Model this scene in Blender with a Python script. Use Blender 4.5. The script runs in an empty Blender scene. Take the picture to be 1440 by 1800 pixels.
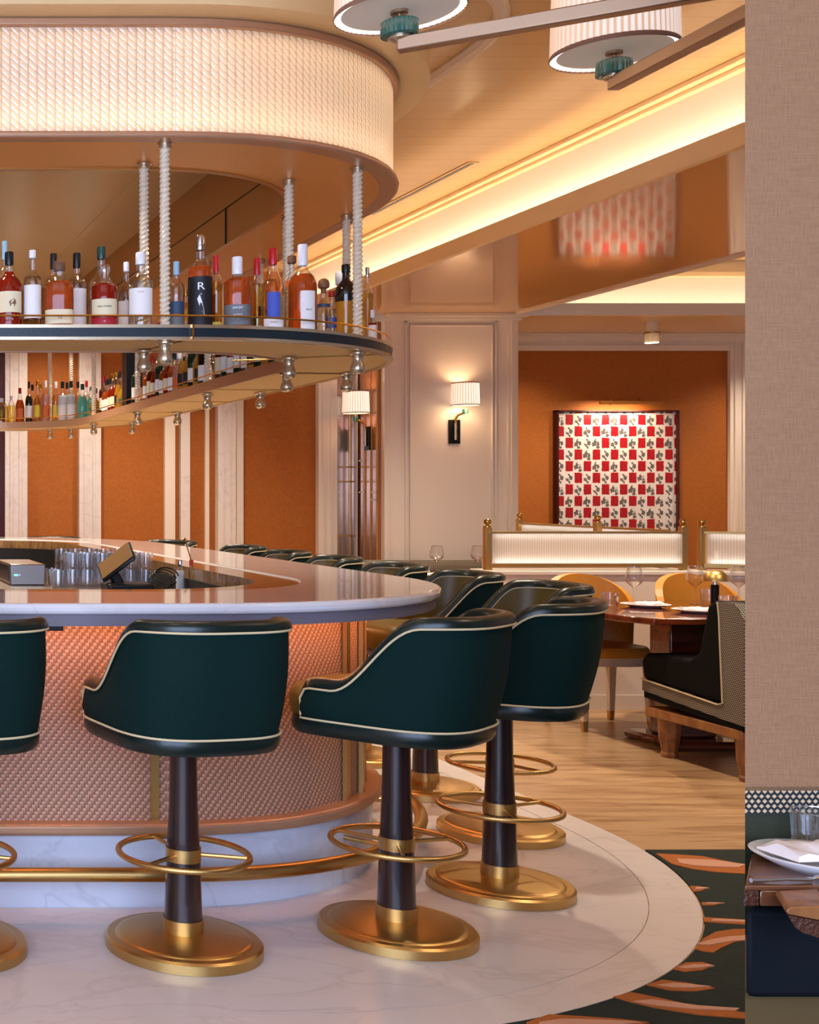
import bpy, bmesh, math, random
from mathutils import Vector, Matrix
random.seed(7)
PI = math.pi
scene = bpy.context.scene
COL = scene.collection

# ------------------------------------------------------------------ camera
CAM_Z = 1.4
cam_data = bpy.data.cameras.new('camera')
cam_data.sensor_fit = 'HORIZONTAL'; cam_data.sensor_width = 36.0
cam_data.lens = 2200.0 / 1440.0 * 36.0
cam_data.shift_x = 1035.0 / 1440.0
cam_data.shift_y = -30.0 / 1440.0
cam_data.clip_end = 60
cam = bpy.data.objects.new('camera', cam_data); COL.objects.link(cam)
cam.location = (0, 0, CAM_Z); cam.rotation_euler = (PI / 2, 0, 0)
scene.camera = cam

# ------------------------------------------------------------------ view, world
scene.view_settings.view_transform = 'Standard'
scene.view_settings.look = 'None'
scene.view_settings.exposure = 0.08
scene.view_settings.gamma = 1.0
scene.view_settings.use_curve_mapping = False
scene.cycles.use_denoising = True
scene.cycles.max_bounces = 8
scene.cycles.diffuse_bounces = 4
scene.cycles.glossy_bounces = 4
scene.cycles.transmission_bounces = 6
scene.cycles.transparent_max_bounces = 16
scene.cycles.sample_clamp_indirect = 4.0
scene.cycles.caustics_reflective = False
scene.cycles.caustics_refractive = False

def lin(c):
    if isinstance(c, str):
        c = [int(c[i:i + 2], 16) / 255 for i in (0, 2, 4)]
    return tuple((v / 12.92 if v <= 0.04045 else ((v + 0.055) / 1.055) ** 2.4) for v in c)

world = bpy.data.worlds.new('world'); scene.world = world
world.use_nodes = True
world.node_tree.nodes['Background'].inputs[0].default_value = (*lin('b9c4dc'), 1)
world.node_tree.nodes['Background'].inputs[1].default_value = 0.75

WARM = lin('ffecd4'); AMBER = lin('ffa050'); COOL = lin('bcd2ff')

def area(name, loc, rot, size, size_y, energy, color):
    l = bpy.data.lights.new(name, 'AREA'); l.shape = 'RECTANGLE'
    l.size = size; l.size_y = size_y; l.energy = energy; l.color = color
    o = bpy.data.objects.new(name, l); COL.objects.link(o)
    o.location = loc; o.rotation_euler = rot
    return o
def spot(name, loc, energy, color, angle=100, radius=0.06, blend=0.8):
    l = bpy.data.lights.new(name, 'SPOT'); l.energy = energy; l.color = color
    l.spot_size = math.radians(angle); l.spot_blend = blend; l.shadow_soft_size = radius
    o = bpy.data.objects.new(name, l); COL.objects.link(o); o.location = loc
    return o
def point(name, loc, energy, color, radius=0.05):
    l = bpy.data.lights.new(name, 'POINT'); l.energy = energy; l.color = color; l.shadow_soft_size = radius
    o = bpy.data.objects.new(name, l); COL.objects.link(o); o.location = loc
    return o

# daylight from the street windows behind the camera
area('window_daylight', (-1.0, -1.8, 1.9), (math.radians(88), 0, math.radians(-12)), 6.0, 2.6, 500, COOL)
# added warm fill spots overhead, standing in for unseen downlights
for x, y, e in ((3.4, 3.0, 22), (3.4, 6.2, 55), (3.4, 8.6, 55), (0.4, 3.0, 6), (3.3, 10.8, 55), (0.6, 11.2, 60), (2.2, 11.2, 50)):
    spot('ceiling_fill_spot', (x, y, 3.52), e * 4.5, WARM)
for x, y, e in ((5.4, 7.3, 60), (5.3, 9.6, 60), (5.6, 5.2, 45)):
    spot('soffit_fill_spot', (x, y, 3.05), e * 4.5, WARM, 130)  # added fill below the soffit, without fixtures
for x, y, e in ((0.4, 6.8, 40), (1.0, 8.4, 40)):
    spot('bar_fill_spot', (x, y, 2.96), e * 7, WARM, 130)  # added fill inside the bar ring, brightens the interior by bounce

# small spots added below the canopy to brighten the bottles, no fixtures there
for x, y in ((0.35, 4.36), (0.95, 4.36), (1.5, 4.5), (2.05, 4.9), (2.12, 5.8), (2.12, 6.9), (2.12, 8.2), (1.9, 9.6), (0.9, 10.05)):
    spot('bottle_fill_spot', (x, y, 2.58), 9, WARM, 120, 0.03)

# ------------------------------------------------------------------ materials
def new_mat(name):
    m = bpy.data.materials.new(name); m.use_nodes = True
    nt = m.node_tree; return m, nt, nt.nodes['Principled BSDF']
def mat(name, color, rough=0.5, metal=0.0, bump=0.0, bscale=80, spec=0.5, trans=0.0, coat=0.0,
        emit=None, estr=0.0, var=0.0, vscale=6.0, ior=1.45, stretch=None, sheen=0.0):
    m, nt, b = new_mat(name)
    c = lin(color)
    b.inputs['Base Color'].default_value = (*c, 1)
    b.inputs['Roughness'].default_value = rough
    b.inputs['Metallic'].default_value = metal
    b.inputs['Specular IOR Level'].default_value = spec
    b.inputs['Transmission Weight'].default_value = trans
    b.inputs['IOR'].default_value = ior
    b.inputs['Coat Weight'].default_value = coat
    b.inputs['Coat Roughness'].default_value = 0.05
    b.inputs['Sheen Weight'].default_value = sheen
    if emit:
        b.inputs['Emission Color'].default_value = (*lin(emit), 1)
        b.inputs['Emission Strength'].default_value = estr
    if bump or var:
        tc = nt.nodes.new('ShaderNodeTexCoord'); mp = nt.nodes.new('ShaderNodeMapping')
        nt.links.new(tc.outputs['Object'], mp.inputs[0])
        if stretch: mp.inputs['Scale'].default_value = stretch
    if bump:
        n = nt.nodes.new('ShaderNodeTexNoise'); n.inputs['Scale'].default_value = bscale; n.inputs['Detail'].default_value = 3
        nt.links.new(mp.outputs[0], n.inputs['Vector'])
        bp = nt.nodes.new('ShaderNodeBump'); bp.inputs['Strength'].default_value = bump; bp.inputs['Distance'].default_value = 0.004
        nt.links.new(n.outputs[0], bp.inputs['Height']); nt.links.new(bp.outputs[0], b.inputs['Normal'])
    if var:
        n2 = nt.nodes.new('ShaderNodeTexNoise'); n2.inputs['Scale'].default_value = vscale; n2.inputs['Detail'].default_value = 5
        nt.links.new(mp.outputs[0], n2.inputs['Vector'])
        mx = nt.nodes.new('ShaderNodeMixRGB')
        mx.inputs[1].default_value = (*[v * (1 - var) for v in c], 1); mx.inputs[2].default_value = (*[min(1, v * (1 + var)) for v in c], 1)
        nt.links.new(n2.outputs[0], mx.inputs[0]); nt.links.new(mx.outputs[0], b.inputs['Base Color'])
    return m
def emis(name, color, s):
    m = bpy.data.materials.new(name); m.use_nodes = True; nt = m.node_tree
    nt.nodes.clear(); o = nt.nodes.new('ShaderNodeOutputMaterial'); e = nt.nodes.new('ShaderNodeEmission')
    e.inputs[0].default_value = (*lin(color), 1); e.inputs[1].default_value = s
    nt.links.new(e.outputs[0], o.inputs[0]); return m
def thin_glass(name, tint='ffffff', gl=0.9):
    m = bpy.data.materials.new(name); m.use_nodes = True; nt = m.node_tree; nt.nodes.clear()
    o = nt.nodes.new('ShaderNodeOutputMaterial'); t = nt.nodes.new('ShaderNodeBsdfTransparent'); g = nt.nodes.new('ShaderNodeBsdfGlossy')
    t.inputs[0].default_value = (*lin(tint), 1); g.inputs['Roughness'].default_value = 0.03
    lw = nt.nodes.new('ShaderNodeLayerWeight'); lw.inputs[0].default_value = 0.35
    mm = nt.nodes.new('ShaderNodeMath'); mm.operation = 'MULTIPLY_ADD'; mm.inputs[1].default_value = gl; mm.inputs[2].default_value = 0.05
    nt.links.new(lw.outputs['Facing'], mm.inputs[0])
    mx = nt.nodes.new('ShaderNodeMixShader')
    nt.links.new(mm.outputs[0], mx.inputs[0]); nt.links.new(t.outputs[0], mx.inputs[1]); nt.links.new(g.outputs[0], mx.inputs[2])
    nt.links.new(mx.outputs[0], o.inputs[0]); return m
def N(nt, t, **k):
    n = nt.nodes.new(t)
    for a, v in k.items(): setattr(n, a, v)
    return n
def math_n(nt, op, a, b=None, c=None):
    n = nt.nodes.new('ShaderNodeMath'); n.operation = op
    for i, v in enumerate((a, b, c)):
        if v is None: continue
        if isinstance(v, (int, float)): n.inputs[i].default_value = v
        else: nt.links.new(v, n.inputs[i])
    return n.outputs[0]
def coords(nt, kind='UV'):
    tc = nt.nodes.new('ShaderNodeTexCoord'); s = nt.nodes.new('ShaderNodeSeparateXYZ')
    nt.links.new(tc.outputs[kind], s.inputs[0]); return s.outputs
def mix_col(nt, fac, c1, c2):
    mx = nt.nodes.new('ShaderNodeMixRGB')
    nt.links.new(fac, mx.inputs[0])
    for i, c in ((1, c1), (2, c2)):
        if isinstance(c, str): mx.inputs[i].default_value = (*lin(c), 1)
        else: nt.links.new(c, mx.inputs[i])
    return mx.outputs[0]
def add_bump(nt, b, h, strength, dist):
    bp = nt.nodes.new('ShaderNodeBump'); bp.inputs['Strength'].default_value = strength; bp.inputs['Distance'].default_value = dist
    nt.links.new(h, bp.inputs['Height']); nt.links.new(bp.outputs[0], b.inputs['Normal'])

def marble(name, base, vein, scale=1.0, rough=0.25, amount=0.5, coat=0.0):
    m, nt, b = new_mat(name)
    tc = nt.nodes.new('ShaderNodeTexCoord'); mp = nt.nodes.new('ShaderNodeMapping'); mp.inputs['Rotation'].default_value = (0.3, 0.2, 0.6)
    mp.inputs['Scale'].default_value = (scale, scale * 1.9, scale)
    nt.links.new(tc.outputs['Object'], mp.inputs[0])
    n = nt.nodes.new('ShaderNodeTexNoise'); n.inputs['Scale'].default_value = 1.6; n.inputs['Detail'].default_value = 9; n.inputs['Distortion'].default_value = 1.2
    nt.links.new(mp.outputs[0], n.inputs['Vector'])
    v = math_n(nt, 'ABSOLUTE', math_n(nt, 'SUBTRACT', n.outputs[0], 0.5))
    v = math_n(nt, 'SUBTRACT', 1.0, math_n(nt, 'MULTIPLY', v, 42.0)); v = math_n(nt, 'MAXIMUM', v, 0.0)
    n2 = nt.nodes.new('ShaderNodeTexNoise'); n2.inputs['Scale'].default_value = 1.1; n2.inputs['Detail'].default_value = 3
    nt.links.new(mp.outputs[0], n2.inputs['Vector'])
    v = math_n(nt, 'MULTIPLY', math_n(nt, 'MULTIPLY', v, n2.outputs[0]), amount)
    n3 = nt.nodes.new('ShaderNodeTexNoise'); n3.inputs['Scale'].default_value = 4; n3.inputs['Detail'].default_value = 6
    nt.links.new(mp.outputs[0], n3.inputs['Vector'])
    soft = math_n(nt, 'MULTIPLY', math_n(nt, 'MAXIMUM', math_n(nt, 'SUBTRACT', n3.outputs[0], 0.5), 0.0), 1.2 * amount)
    fac = math_n(nt, 'MINIMUM', math_n(nt, 'ADD', v, soft), 1.0)
    nt.links.new(mix_col(nt, fac, base, vein), b.inputs['Base Color'])
    b.inputs['Roughness'].default_value = rough; b.inputs['Coat Weight'].default_value = coat; b.inputs['Coat Roughness'].default_value = 0.03
    return m

def travertine(name):
    m, nt, b = new_mat(name)
    tc = nt.nodes.new('ShaderNodeTexCoord'); mp = nt.nodes.new('ShaderNodeMapping')
    mp.inputs['Rotation'].default_value = (0, 0, 0.45); mp.inputs['Scale'].default_value = (1.0, 7.0, 1)
    nt.links.new(tc.outputs['Object'], mp.inputs[0])
    n = nt.nodes.new('ShaderNodeTexNoise'); n.inputs['Scale'].default_value = 2.0; n.inputs['Detail'].default_value = 8; n.inputs['Distortion'].default_value = 0.8
    nt.links.new(mp.outputs[0], n.inputs['Vector'])
    f = math_n(nt, 'MULTIPLY', math_n(nt, 'MAXIMUM', math_n(nt, 'SUBTRACT', n.outputs[0], 0.45), 0.0), 3.2)
    f = math_n(nt, 'MINIMUM', f, 1.0)
    c = mix_col(nt, f, 'b8946c', '7e5430')
    br = nt.nodes.new('ShaderNodeTexBrick'); br.inputs['Scale'].default_value = 1.0
    br.inputs['Mortar Size'].default_value = 0.003; br.inputs['Brick Width'].default_value = 1.2; br.inputs['Row Height'].default_value = 0.6
    br.inputs['Mortar Smooth'].default_value = 0.1
    nt.links.new(tc.outputs['Object'], br.inputs['Vector'])
    c2 = mix_col(nt, br.outputs['Fac'], c, '8d6a4a')
    nt.links.new(c2, b.inputs['Base Color']); b.inputs['Roughness'].default_value = 0.28
    return m

def twill(name):     # basket-woven leather on the bar front
    m, nt, b = new_mat(name); s = coords(nt)
    row = math_n(nt, 'FLOOR', math_n(nt, 'MULTIPLY', s[1], 1 / 0.0115))
    fv = math_n(nt, 'FRACT', math_n(nt, 'MULTIPLY', s[1], 1 / 0.0115))
    fu = math_n(nt, 'FRACT', math_n(nt, 'ADD', math_n(nt, 'MULTIPLY', s[0], 1 / 0.026), math_n(nt, 'MULTIPLY', row, -0.3333)))
    tile = math_n(nt, 'GREATER_THAN', fu, 0.5)
    hu = math_n(nt, 'SINE', math_n(nt, 'MULTIPLY', math_n(nt, 'FRACT', math_n(nt, 'MULTIPLY', fu, 2.0)), PI))
    hv = math_n(nt, 'SINE', math_n(nt, 'MULTIPLY', fv, PI))
    h = math_n(nt, 'MULTIPLY', hu, hv)
    c = mix_col(nt, tile, 'c8987a', '94694e')
    edge = math_n(nt, 'LESS_THAN', h, 0.22)
    c = mix_col(nt, math_n(nt, 'MULTIPLY', edge, 0.35), c, '6f4a3a')
    nt.links.new(c, b.inputs['Base Color']); b.inputs['Roughness'].default_value = 0.45
    add_bump(nt, b, math_n(nt, 'ADD', h, math_n(nt, 'MULTIPLY', tile, -0.4)), 0.35, 0.003)
    return m

def rope_glass(name, pitch=0.030, lit=0.85, rough=0.25):   # moulded glass with columns of twisted ribs
    m, nt, b = new_mat(name); s = coords(nt)
    U = math_n(nt, 'MULTIPLY', s[0], 1 / pitch)
    fu = math_n(nt, 'FRACT', U)
    tri = fu
    q = math_n(nt, 'FRACT', math_n(nt, 'ADD', math_n(nt, 'MULTIPLY', s[1], 1 / (pitch * 0.8)), math_n(nt, 'MULTIPLY', tri, 1.1)))
    h = math_n(nt, 'MULTIPLY', math_n(nt, 'SINE', math_n(nt, 'MULTIPLY', fu, PI)), math_n(nt, 'SINE', math_n(nt, 'MULTIPLY', q, PI)))
    groove = math_n(nt, 'LESS_THAN', h, 0.2)
    c = mix_col(nt, math_n(nt, 'MULTIPLY', groove, 0.6), 'fffaf2', 'b8977a')
    nt.nodes.remove(b)
    out = [n for n in nt.nodes if n.type == 'OUTPUT_MATERIAL'][0]
    d = nt.nodes.new('ShaderNodeBsdfDiffuse'); t = nt.nodes.new('ShaderNodeBsdfTranslucent'); g = nt.nodes.new('ShaderNodeBsdfGlossy'); g.inputs['Roughness'].default_value = rough
    nt.links.new(c, d.inputs[0]); nt.links.new(c, t.inputs[0])
    bp = nt.nodes.new('ShaderNodeBump'); bp.inputs['Strength'].default_value = 0.6; bp.inputs['Distance'].default_value = 0.006
    nt.links.new(h, bp.inputs['Height'])
    for n in (d, g): nt.links.new(bp.outputs[0], n.inputs['Normal'])
    m1 = nt.nodes.new('ShaderNodeMixShader'); m1.inputs[0].default_value = lit
    nt.links.new(d.outputs[0], m1.inputs[1]); nt.links.new(t.outputs[0], m1.inputs[2])
    m2 = nt.nodes.new('ShaderNodeMixShader'); m2.inputs[0].default_value = 0.07
    nt.links.new(m1.outputs[0], m2.inputs[1]); nt.links.new(g.outputs[0], m2.inputs[2])
    nt.links.new(m2.outputs[0], out.inputs[0])
    return m

def tweed(name, scale=0.012, c1='15181a', c2='b7a890', kind='Object'):
    m, nt, b = new_mat(name); s = coords(nt, kind)
    k = 1 / scale
    a = math_n(nt, 'ADD', math_n(nt, 'MULTIPLY', s[0], k), math_n(nt, 'MULTIPLY', s[1], k))
    row = math_n(nt, 'FLOOR', math_n(nt, 'MULTIPLY', s[2], k * 1.3))
    fu = math_n(nt, 'FRACT', math_n(nt, 'ADD', a, math_n(nt, 'MULTIPLY', row, 0.5)))
    fv = math_n(nt, 'FRACT', math_n(nt, 'MULTIPLY', s[2], k * 1.3))
    du = math_n(nt, 'ABSOLUTE', math_n(nt, 'SUBTRACT', fu, 0.5)); dv = math_n(nt, 'ABSOLUTE', math_n(nt, 'SUBTRACT', fv, 0.5))
    dot = math_n(nt, 'LESS_THAN', math_n(nt, 'ADD', math_n(nt, 'MULTIPLY', du, 1.2), dv), 0.47)
    nt.links.new(mix_col(nt, dot, c1, c2), b.inputs['Base Color']); b.inputs['Roughness'].default_value = 0.85
    add_bump(nt, b, dot, 0.5, 0.003)
    return m

def grasscloth(name, base, dark, k=420, rough=0.7):
    m, nt, b = new_mat(name)
    tc = nt.nodes.new('ShaderNodeTexCoord'); mp = nt.nodes.new('ShaderNodeMapping'); mp.inputs['Scale'].default_value = (0.05, 0.05, 1)
    nt.links.new(tc.outputs['Object'], mp.inputs[0])
    n = nt.nodes.new('ShaderNodeTexNoise'); n.inputs['Scale'].default_value = k; n.inputs['Detail'].default_value = 3
    nt.links.new(mp.outputs[0], n.inputs['Vector'])
    mp2 = nt.nodes.new('ShaderNodeMapping'); mp2.inputs['Scale'].default_value = (1, 1, 0.15); nt.links.new(tc.outputs['Object'], mp2.inputs[0])
    n2 = nt.nodes.new('ShaderNodeTexNoise'); n2.inputs['Scale'].default_value = k * 0.6
    nt.links.new(mp2.outputs[0], n2.inputs['Vector'])
    f = math_n(nt, 'MULTIPLY', math_n(nt, 'ADD', n.outputs[0], n2.outputs[0]), 0.5)
    f = math_n(nt, 'MULTIPLY', math_n(nt, 'SUBTRACT', f, 0.36), 3.4)
    cl = nt.nodes.new('ShaderNodeClamp'); nt.links.new(f, cl.inputs[0])
    nt.links.new(mix_col(nt, cl.outputs[0], dark, base), b.inputs['Base Color']); b.inputs['Roughness'].default_value = rough
    add_bump(nt, b, f, 0.25, 0.002)
    return m

def planks(name, base, rough=0.12):     # lacquered ceiling boards running across the room
    m, nt, b = new_mat(name); s = coords(nt, 'Object')
    fv = math_n(nt, 'FRACT', math_n(nt, 'MULTIPLY', s[1], 1 / 0.17))
    g = math_n(nt, 'LESS_THAN', fv, 0.028)
    nt.links.new(mix_col(nt, math_n(nt, 'MULTIPLY', g, 0.35), base, '8a6240'), b.inputs['Base Color'])
    b.inputs['Roughness'].default_value = rough
    return m

def wood(name, c1, c2, scale=14, stretch=(1, 1, 0.08), rough=0.35, coat=0.2):
    m, nt, b = new_mat(name)
    tc = nt.nodes.new('ShaderNodeTexCoord'); mp = nt.nodes.new('ShaderNodeMapping'); mp.inputs['Scale'].default_value = stretch
    nt.links.new(tc.outputs['Object'], mp.inputs[0])
    n = nt.nodes.new('ShaderNodeTexNoise'); n.inputs['Scale'].default_value = scale; n.inputs['Detail'].default_value = 7; n.inputs['Distortion'].default_value = 0.6
    nt.links.new(mp.outputs[0], n.inputs['Vector'])
    f = math_n(nt, 'MULTIPLY', math_n(nt, 'SUBTRACT', n.outputs[0], 0.35), 3.0)
    cl = nt.nodes.new('ShaderNodeClamp'); nt.links.new(f, cl.inputs[0])
    nt.links.new(mix_col(nt, cl.outputs[0], c1, c2), b.inputs['Base Color'])
    b.inputs['Roughness'].default_value = rough; b.inputs['Coat Weight'].default_value = coat
    add_bump(nt, b, n.outputs[0], 0.15, 0.002)
    return m

def perforated(name):
    m, nt, b = new_mat(name); s = coords(nt, 'Object')
    k = 1 / 0.011
    fu = math_n(nt, 'SUBTRACT', math_n(nt, 'FRACT', math_n(nt, 'MULTIPLY', s[0], k)), 0.5)
    fv = math_n(nt, 'SUBTRACT', math_n(nt, 'FRACT', math_n(nt, 'MULTIPLY', s[1], k)), 0.5)
    d = math_n(nt, 'SQRT', math_n(nt, 'ADD', math_n(nt, 'MULTIPLY', fu, fu), math_n(nt, 'MULTIPLY', fv, fv)))
    dot = math_n(nt, 'LESS_THAN', d, 0.27)
    nt.links.new(mix_col(nt, dot, 'f2c888', 'ad8248'), b.inputs['Base Color'])
    b.inputs['Metallic'].default_value = 0.55; b.inputs['Roughness'].default_value = 0.75
    return m

M = {}
M['marble_top'] = marble('marble_counter', 'e3e1e2', 'a8a2a4', 1.6, 0.08, 0.4, 0.5)
M['marble_floor'] = marble('marble_floor', 'd6cdca', 'a39890', 0.8, 0.24, 0.42)
M['marble_ring'] = marble('marble_floor_border', 'd8cdc8', 'ab9e94', 1.0, 0.24, 0.35)
M['marble_plinth'] = marble('marble_plinth', 'd2d2da', '9d9ba4', 1.5, 0.25, 0.55)
M['travertine'] = travertine('travertine_floor')
M['weave'] = twill('woven_leather')
M['canopy_glass'] = rope_glass('moulded_rope_glass')
M['screen_glass'] = rope_glass('screen_rope_glass', 0.016)
M['tweed'] = tweed('tweed')
M['tweed_big'] = tweed('coarse_tweed', 0.0115, '161c1c', 'bfa888')
M['ceiling_planks'] = planks('lacquered_ceiling', 'd4b07a', 0.2)
M['lacquer'] = mat('peach_lacquer', 'd4a874', 0.07, spec=0.8)
M['ceiling_paint'] = mat('ceiling_paint', 'e0c08c', 0.25)
M['cream_paint'] = mat('cream_paint', 'e2d4c4', 0.4)
M['cream_wall'] = mat('cream_wall', 'e4d6c8', 0.5, bump=0.03, bscale=60)
M['beige_soffit'] = mat('beige_soffit', 'fbdcaa', 0.45)
M['orange_cloth'] = grasscloth('orange_grasscloth', 'ae6216', '924e09')
M['peach_cloth'] = grasscloth('peach_grasscloth', '9a7250', '8c6444', 520)
M['pale_marble'] = marble('pale_pilaster_marble', 'ddd2ca', 'a39a94', 2.5, 0.3, 0.5)
M['gold_soffit'] = mat('brushed_gold_panel', 'e6a654', 0.4, 0.15, var=0.05, vscale=3)
M['copper_panel'] = mat('copper_lacquer_panel', 'b67c3c', 0.28, 0.35)
M['rose_trim'] = mat('rose_bronze_trim', 'b88c6a', 0.35, 0.35)
M['brass'] = mat('brushed_brass', 'cba566', 0.36, 1.0, bump=0.04, bscale=200, stretch=(1, 1, 20))
M['brass_polished'] = mat('polished_brass', 'd6a552', 0.14, 1.0)
M['cove_white'] = mat('cove_white_paint', 'f4e8d8', 0.5)
M['white_lining'] = mat('white_lining', 'f6f2ea', 0.6)
M['bronze'] = mat('bronze_arm', 'a88a6e', 0.34, 0.8)
M['nickel'] = mat('antique_nickel', 'cdb898', 0.25, 0.8)
M['silver'] = mat('polished_silver', 'c8c8cc', 0.12, 1.0)
M['steel'] = mat('brushed_steel', '9a9088', 0.32, 1.0, bump=0.03, bscale=150)
M['dark_edge'] = mat('dark_green_leather_edge', '142229', 0.35, bump=0.1, bscale=200)
M['perf'] = perforated('perforated_gold_panel')
M['grey_band'] = mat('mauve_grey_band', '77707a', 0.4)
M['ripple'] = wood('rippled_bronze_insert', '6b4a2c', '9a7448', 9, (1, 6, 1), 0.18, 0.6)
M['teal_fabric'] = mat('teal_fabric', '042320', 0.85, spec=0.2, bump=0.25, bscale=500, sheen=0.0, var=0.15, vscale=120)
M['teal_leather'] = mat('dark_teal_leather', '12201c', 0.3, bump=0.08, bscale=120)
M['olive_leather'] = mat('olive_leather', '5a4b1a', 0.4, bump=0.06, bscale=60, var=0.12)
M['piping'] = mat('cream_piping', 'd9c79c', 0.5)
M['dark_wood'] = wood('dark_stained_oak', '1c0e0c', '3a1e18', 22, (1, 1, 0.07), 0.32, 0.3)
M['red_wood'] = wood('red_mahogany', '4e1f10', '7a3518', 12, (0.3, 2, 2), 0.15, 0.8)
M['oak'] = wood('warm_oak', '7a4a26', 'a8703c', 16, (1, 1, 0.3), 0.4, 0.2)
M['walnut'] = wood('walnut', '5e3822', '84543a', 14, (0.3, 2, 2), 0.22, 0.7)
M['hammered'] = mat('hammered_wood_edge', '4a2a1c', 0.3, bump=1.0, bscale=160)
M['mustard'] = mat('mustard_leather', 'c8842a', 0.45, bump=0.05, bscale=60, var=0.08)
M['cream_leg'] = mat('cream_chair_leg', 'd8c2a4', 0.35)
M['navy'] = mat('navy_leather', '090f15', 0.75, spec=0.2, bump=0.15, bscale=90)
M['green_leather'] = mat('bottle_green_leather', '2a2f20', 0.5, bump=0.1, bscale=90)
M['black_green'] = mat('black_green_velvet', '060908', 0.8, spec=0.2)
M['brown_panel'] = mat('brown_panel', '57421f', 0.8, bump=0.1, bscale=100)
M['black'] = mat('black_plastic', '0b0b0e', 0.35)
M['black_metal'] = mat('black_metal', '100e0d', 0.4, 0.5)
M['void'] = mat('dark_back_bar_lining', '0d0a08', 0.7)
M['screen'] = mat('tan_reflection_screen', '80603e', 0.1, spec=0.9)  # till display: tan reflection painted into the base colour
M['china'] = mat('white_china', 'e8e4e2', 0.2)
M['linen'] = mat('white_linen', 'e6dad2', 0.8, bump=0.2, bscale=60)
M['glass'] = thin_glass('clear_glass')
M['wine_glass'] = thin_glass('fine_wine_glass', 'ffffff', 1.0)
M['rope_rod'] = mat('twisted_glass_rod', 'fff0d2', 0.06, 0.0, spec=1.0, trans=0.35)
M['green_knob'] = mat('green_fluted_glass', '2e5a4c', 0.2, coat=0.4)
M['mirror'] = mat('antique_mirror', 'c6bcb8', 0.14, 0.85, var=0.2, vscale=9)
M['amber_mirror'] = mat('amber_mirror', 'a8683a', 0.16, 0.45, var=0.15, vscale=5)
M['red_frame'] = mat('oxblood_frame', '3c0a0a', 0.4)
M['shade_white'] = mat('pleated_shade', 'fff6ea', 0.8, emit='fff0dc', estr=0.75)
M['shade_big'] = mat('pleated_drum_shade', 'f0e2d6', 0.8, emit='ffe9d2', estr=0.35)
M['diffuser'] = mat('linen_diffuser', 'dccfc0', 0.8, emit='fff0dc', estr=0.12)
M['ring_light'] = emis('ring_light', 'fff8f0', 2.2)
M['shade_trim'] = mat('brown_shade_trim', '8a6450', 0.5)
M['led'] = emis('warm_led', 'fff4e2', 190)
M['cove_led'] = emis('cove_led', 'fff1da', 31)
M['alcove_led'] = emis('alcove_led', 'fff1da', 14)
M['bar_led'] = emis('amber_led', 'ffac70', 44)
M['screen_led'] = emis('screen_led', 'fff6ee', 10)
M['rail'] = mat('gallery_rail_brass', 'e0a850', 0.2, 0.9)

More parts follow.
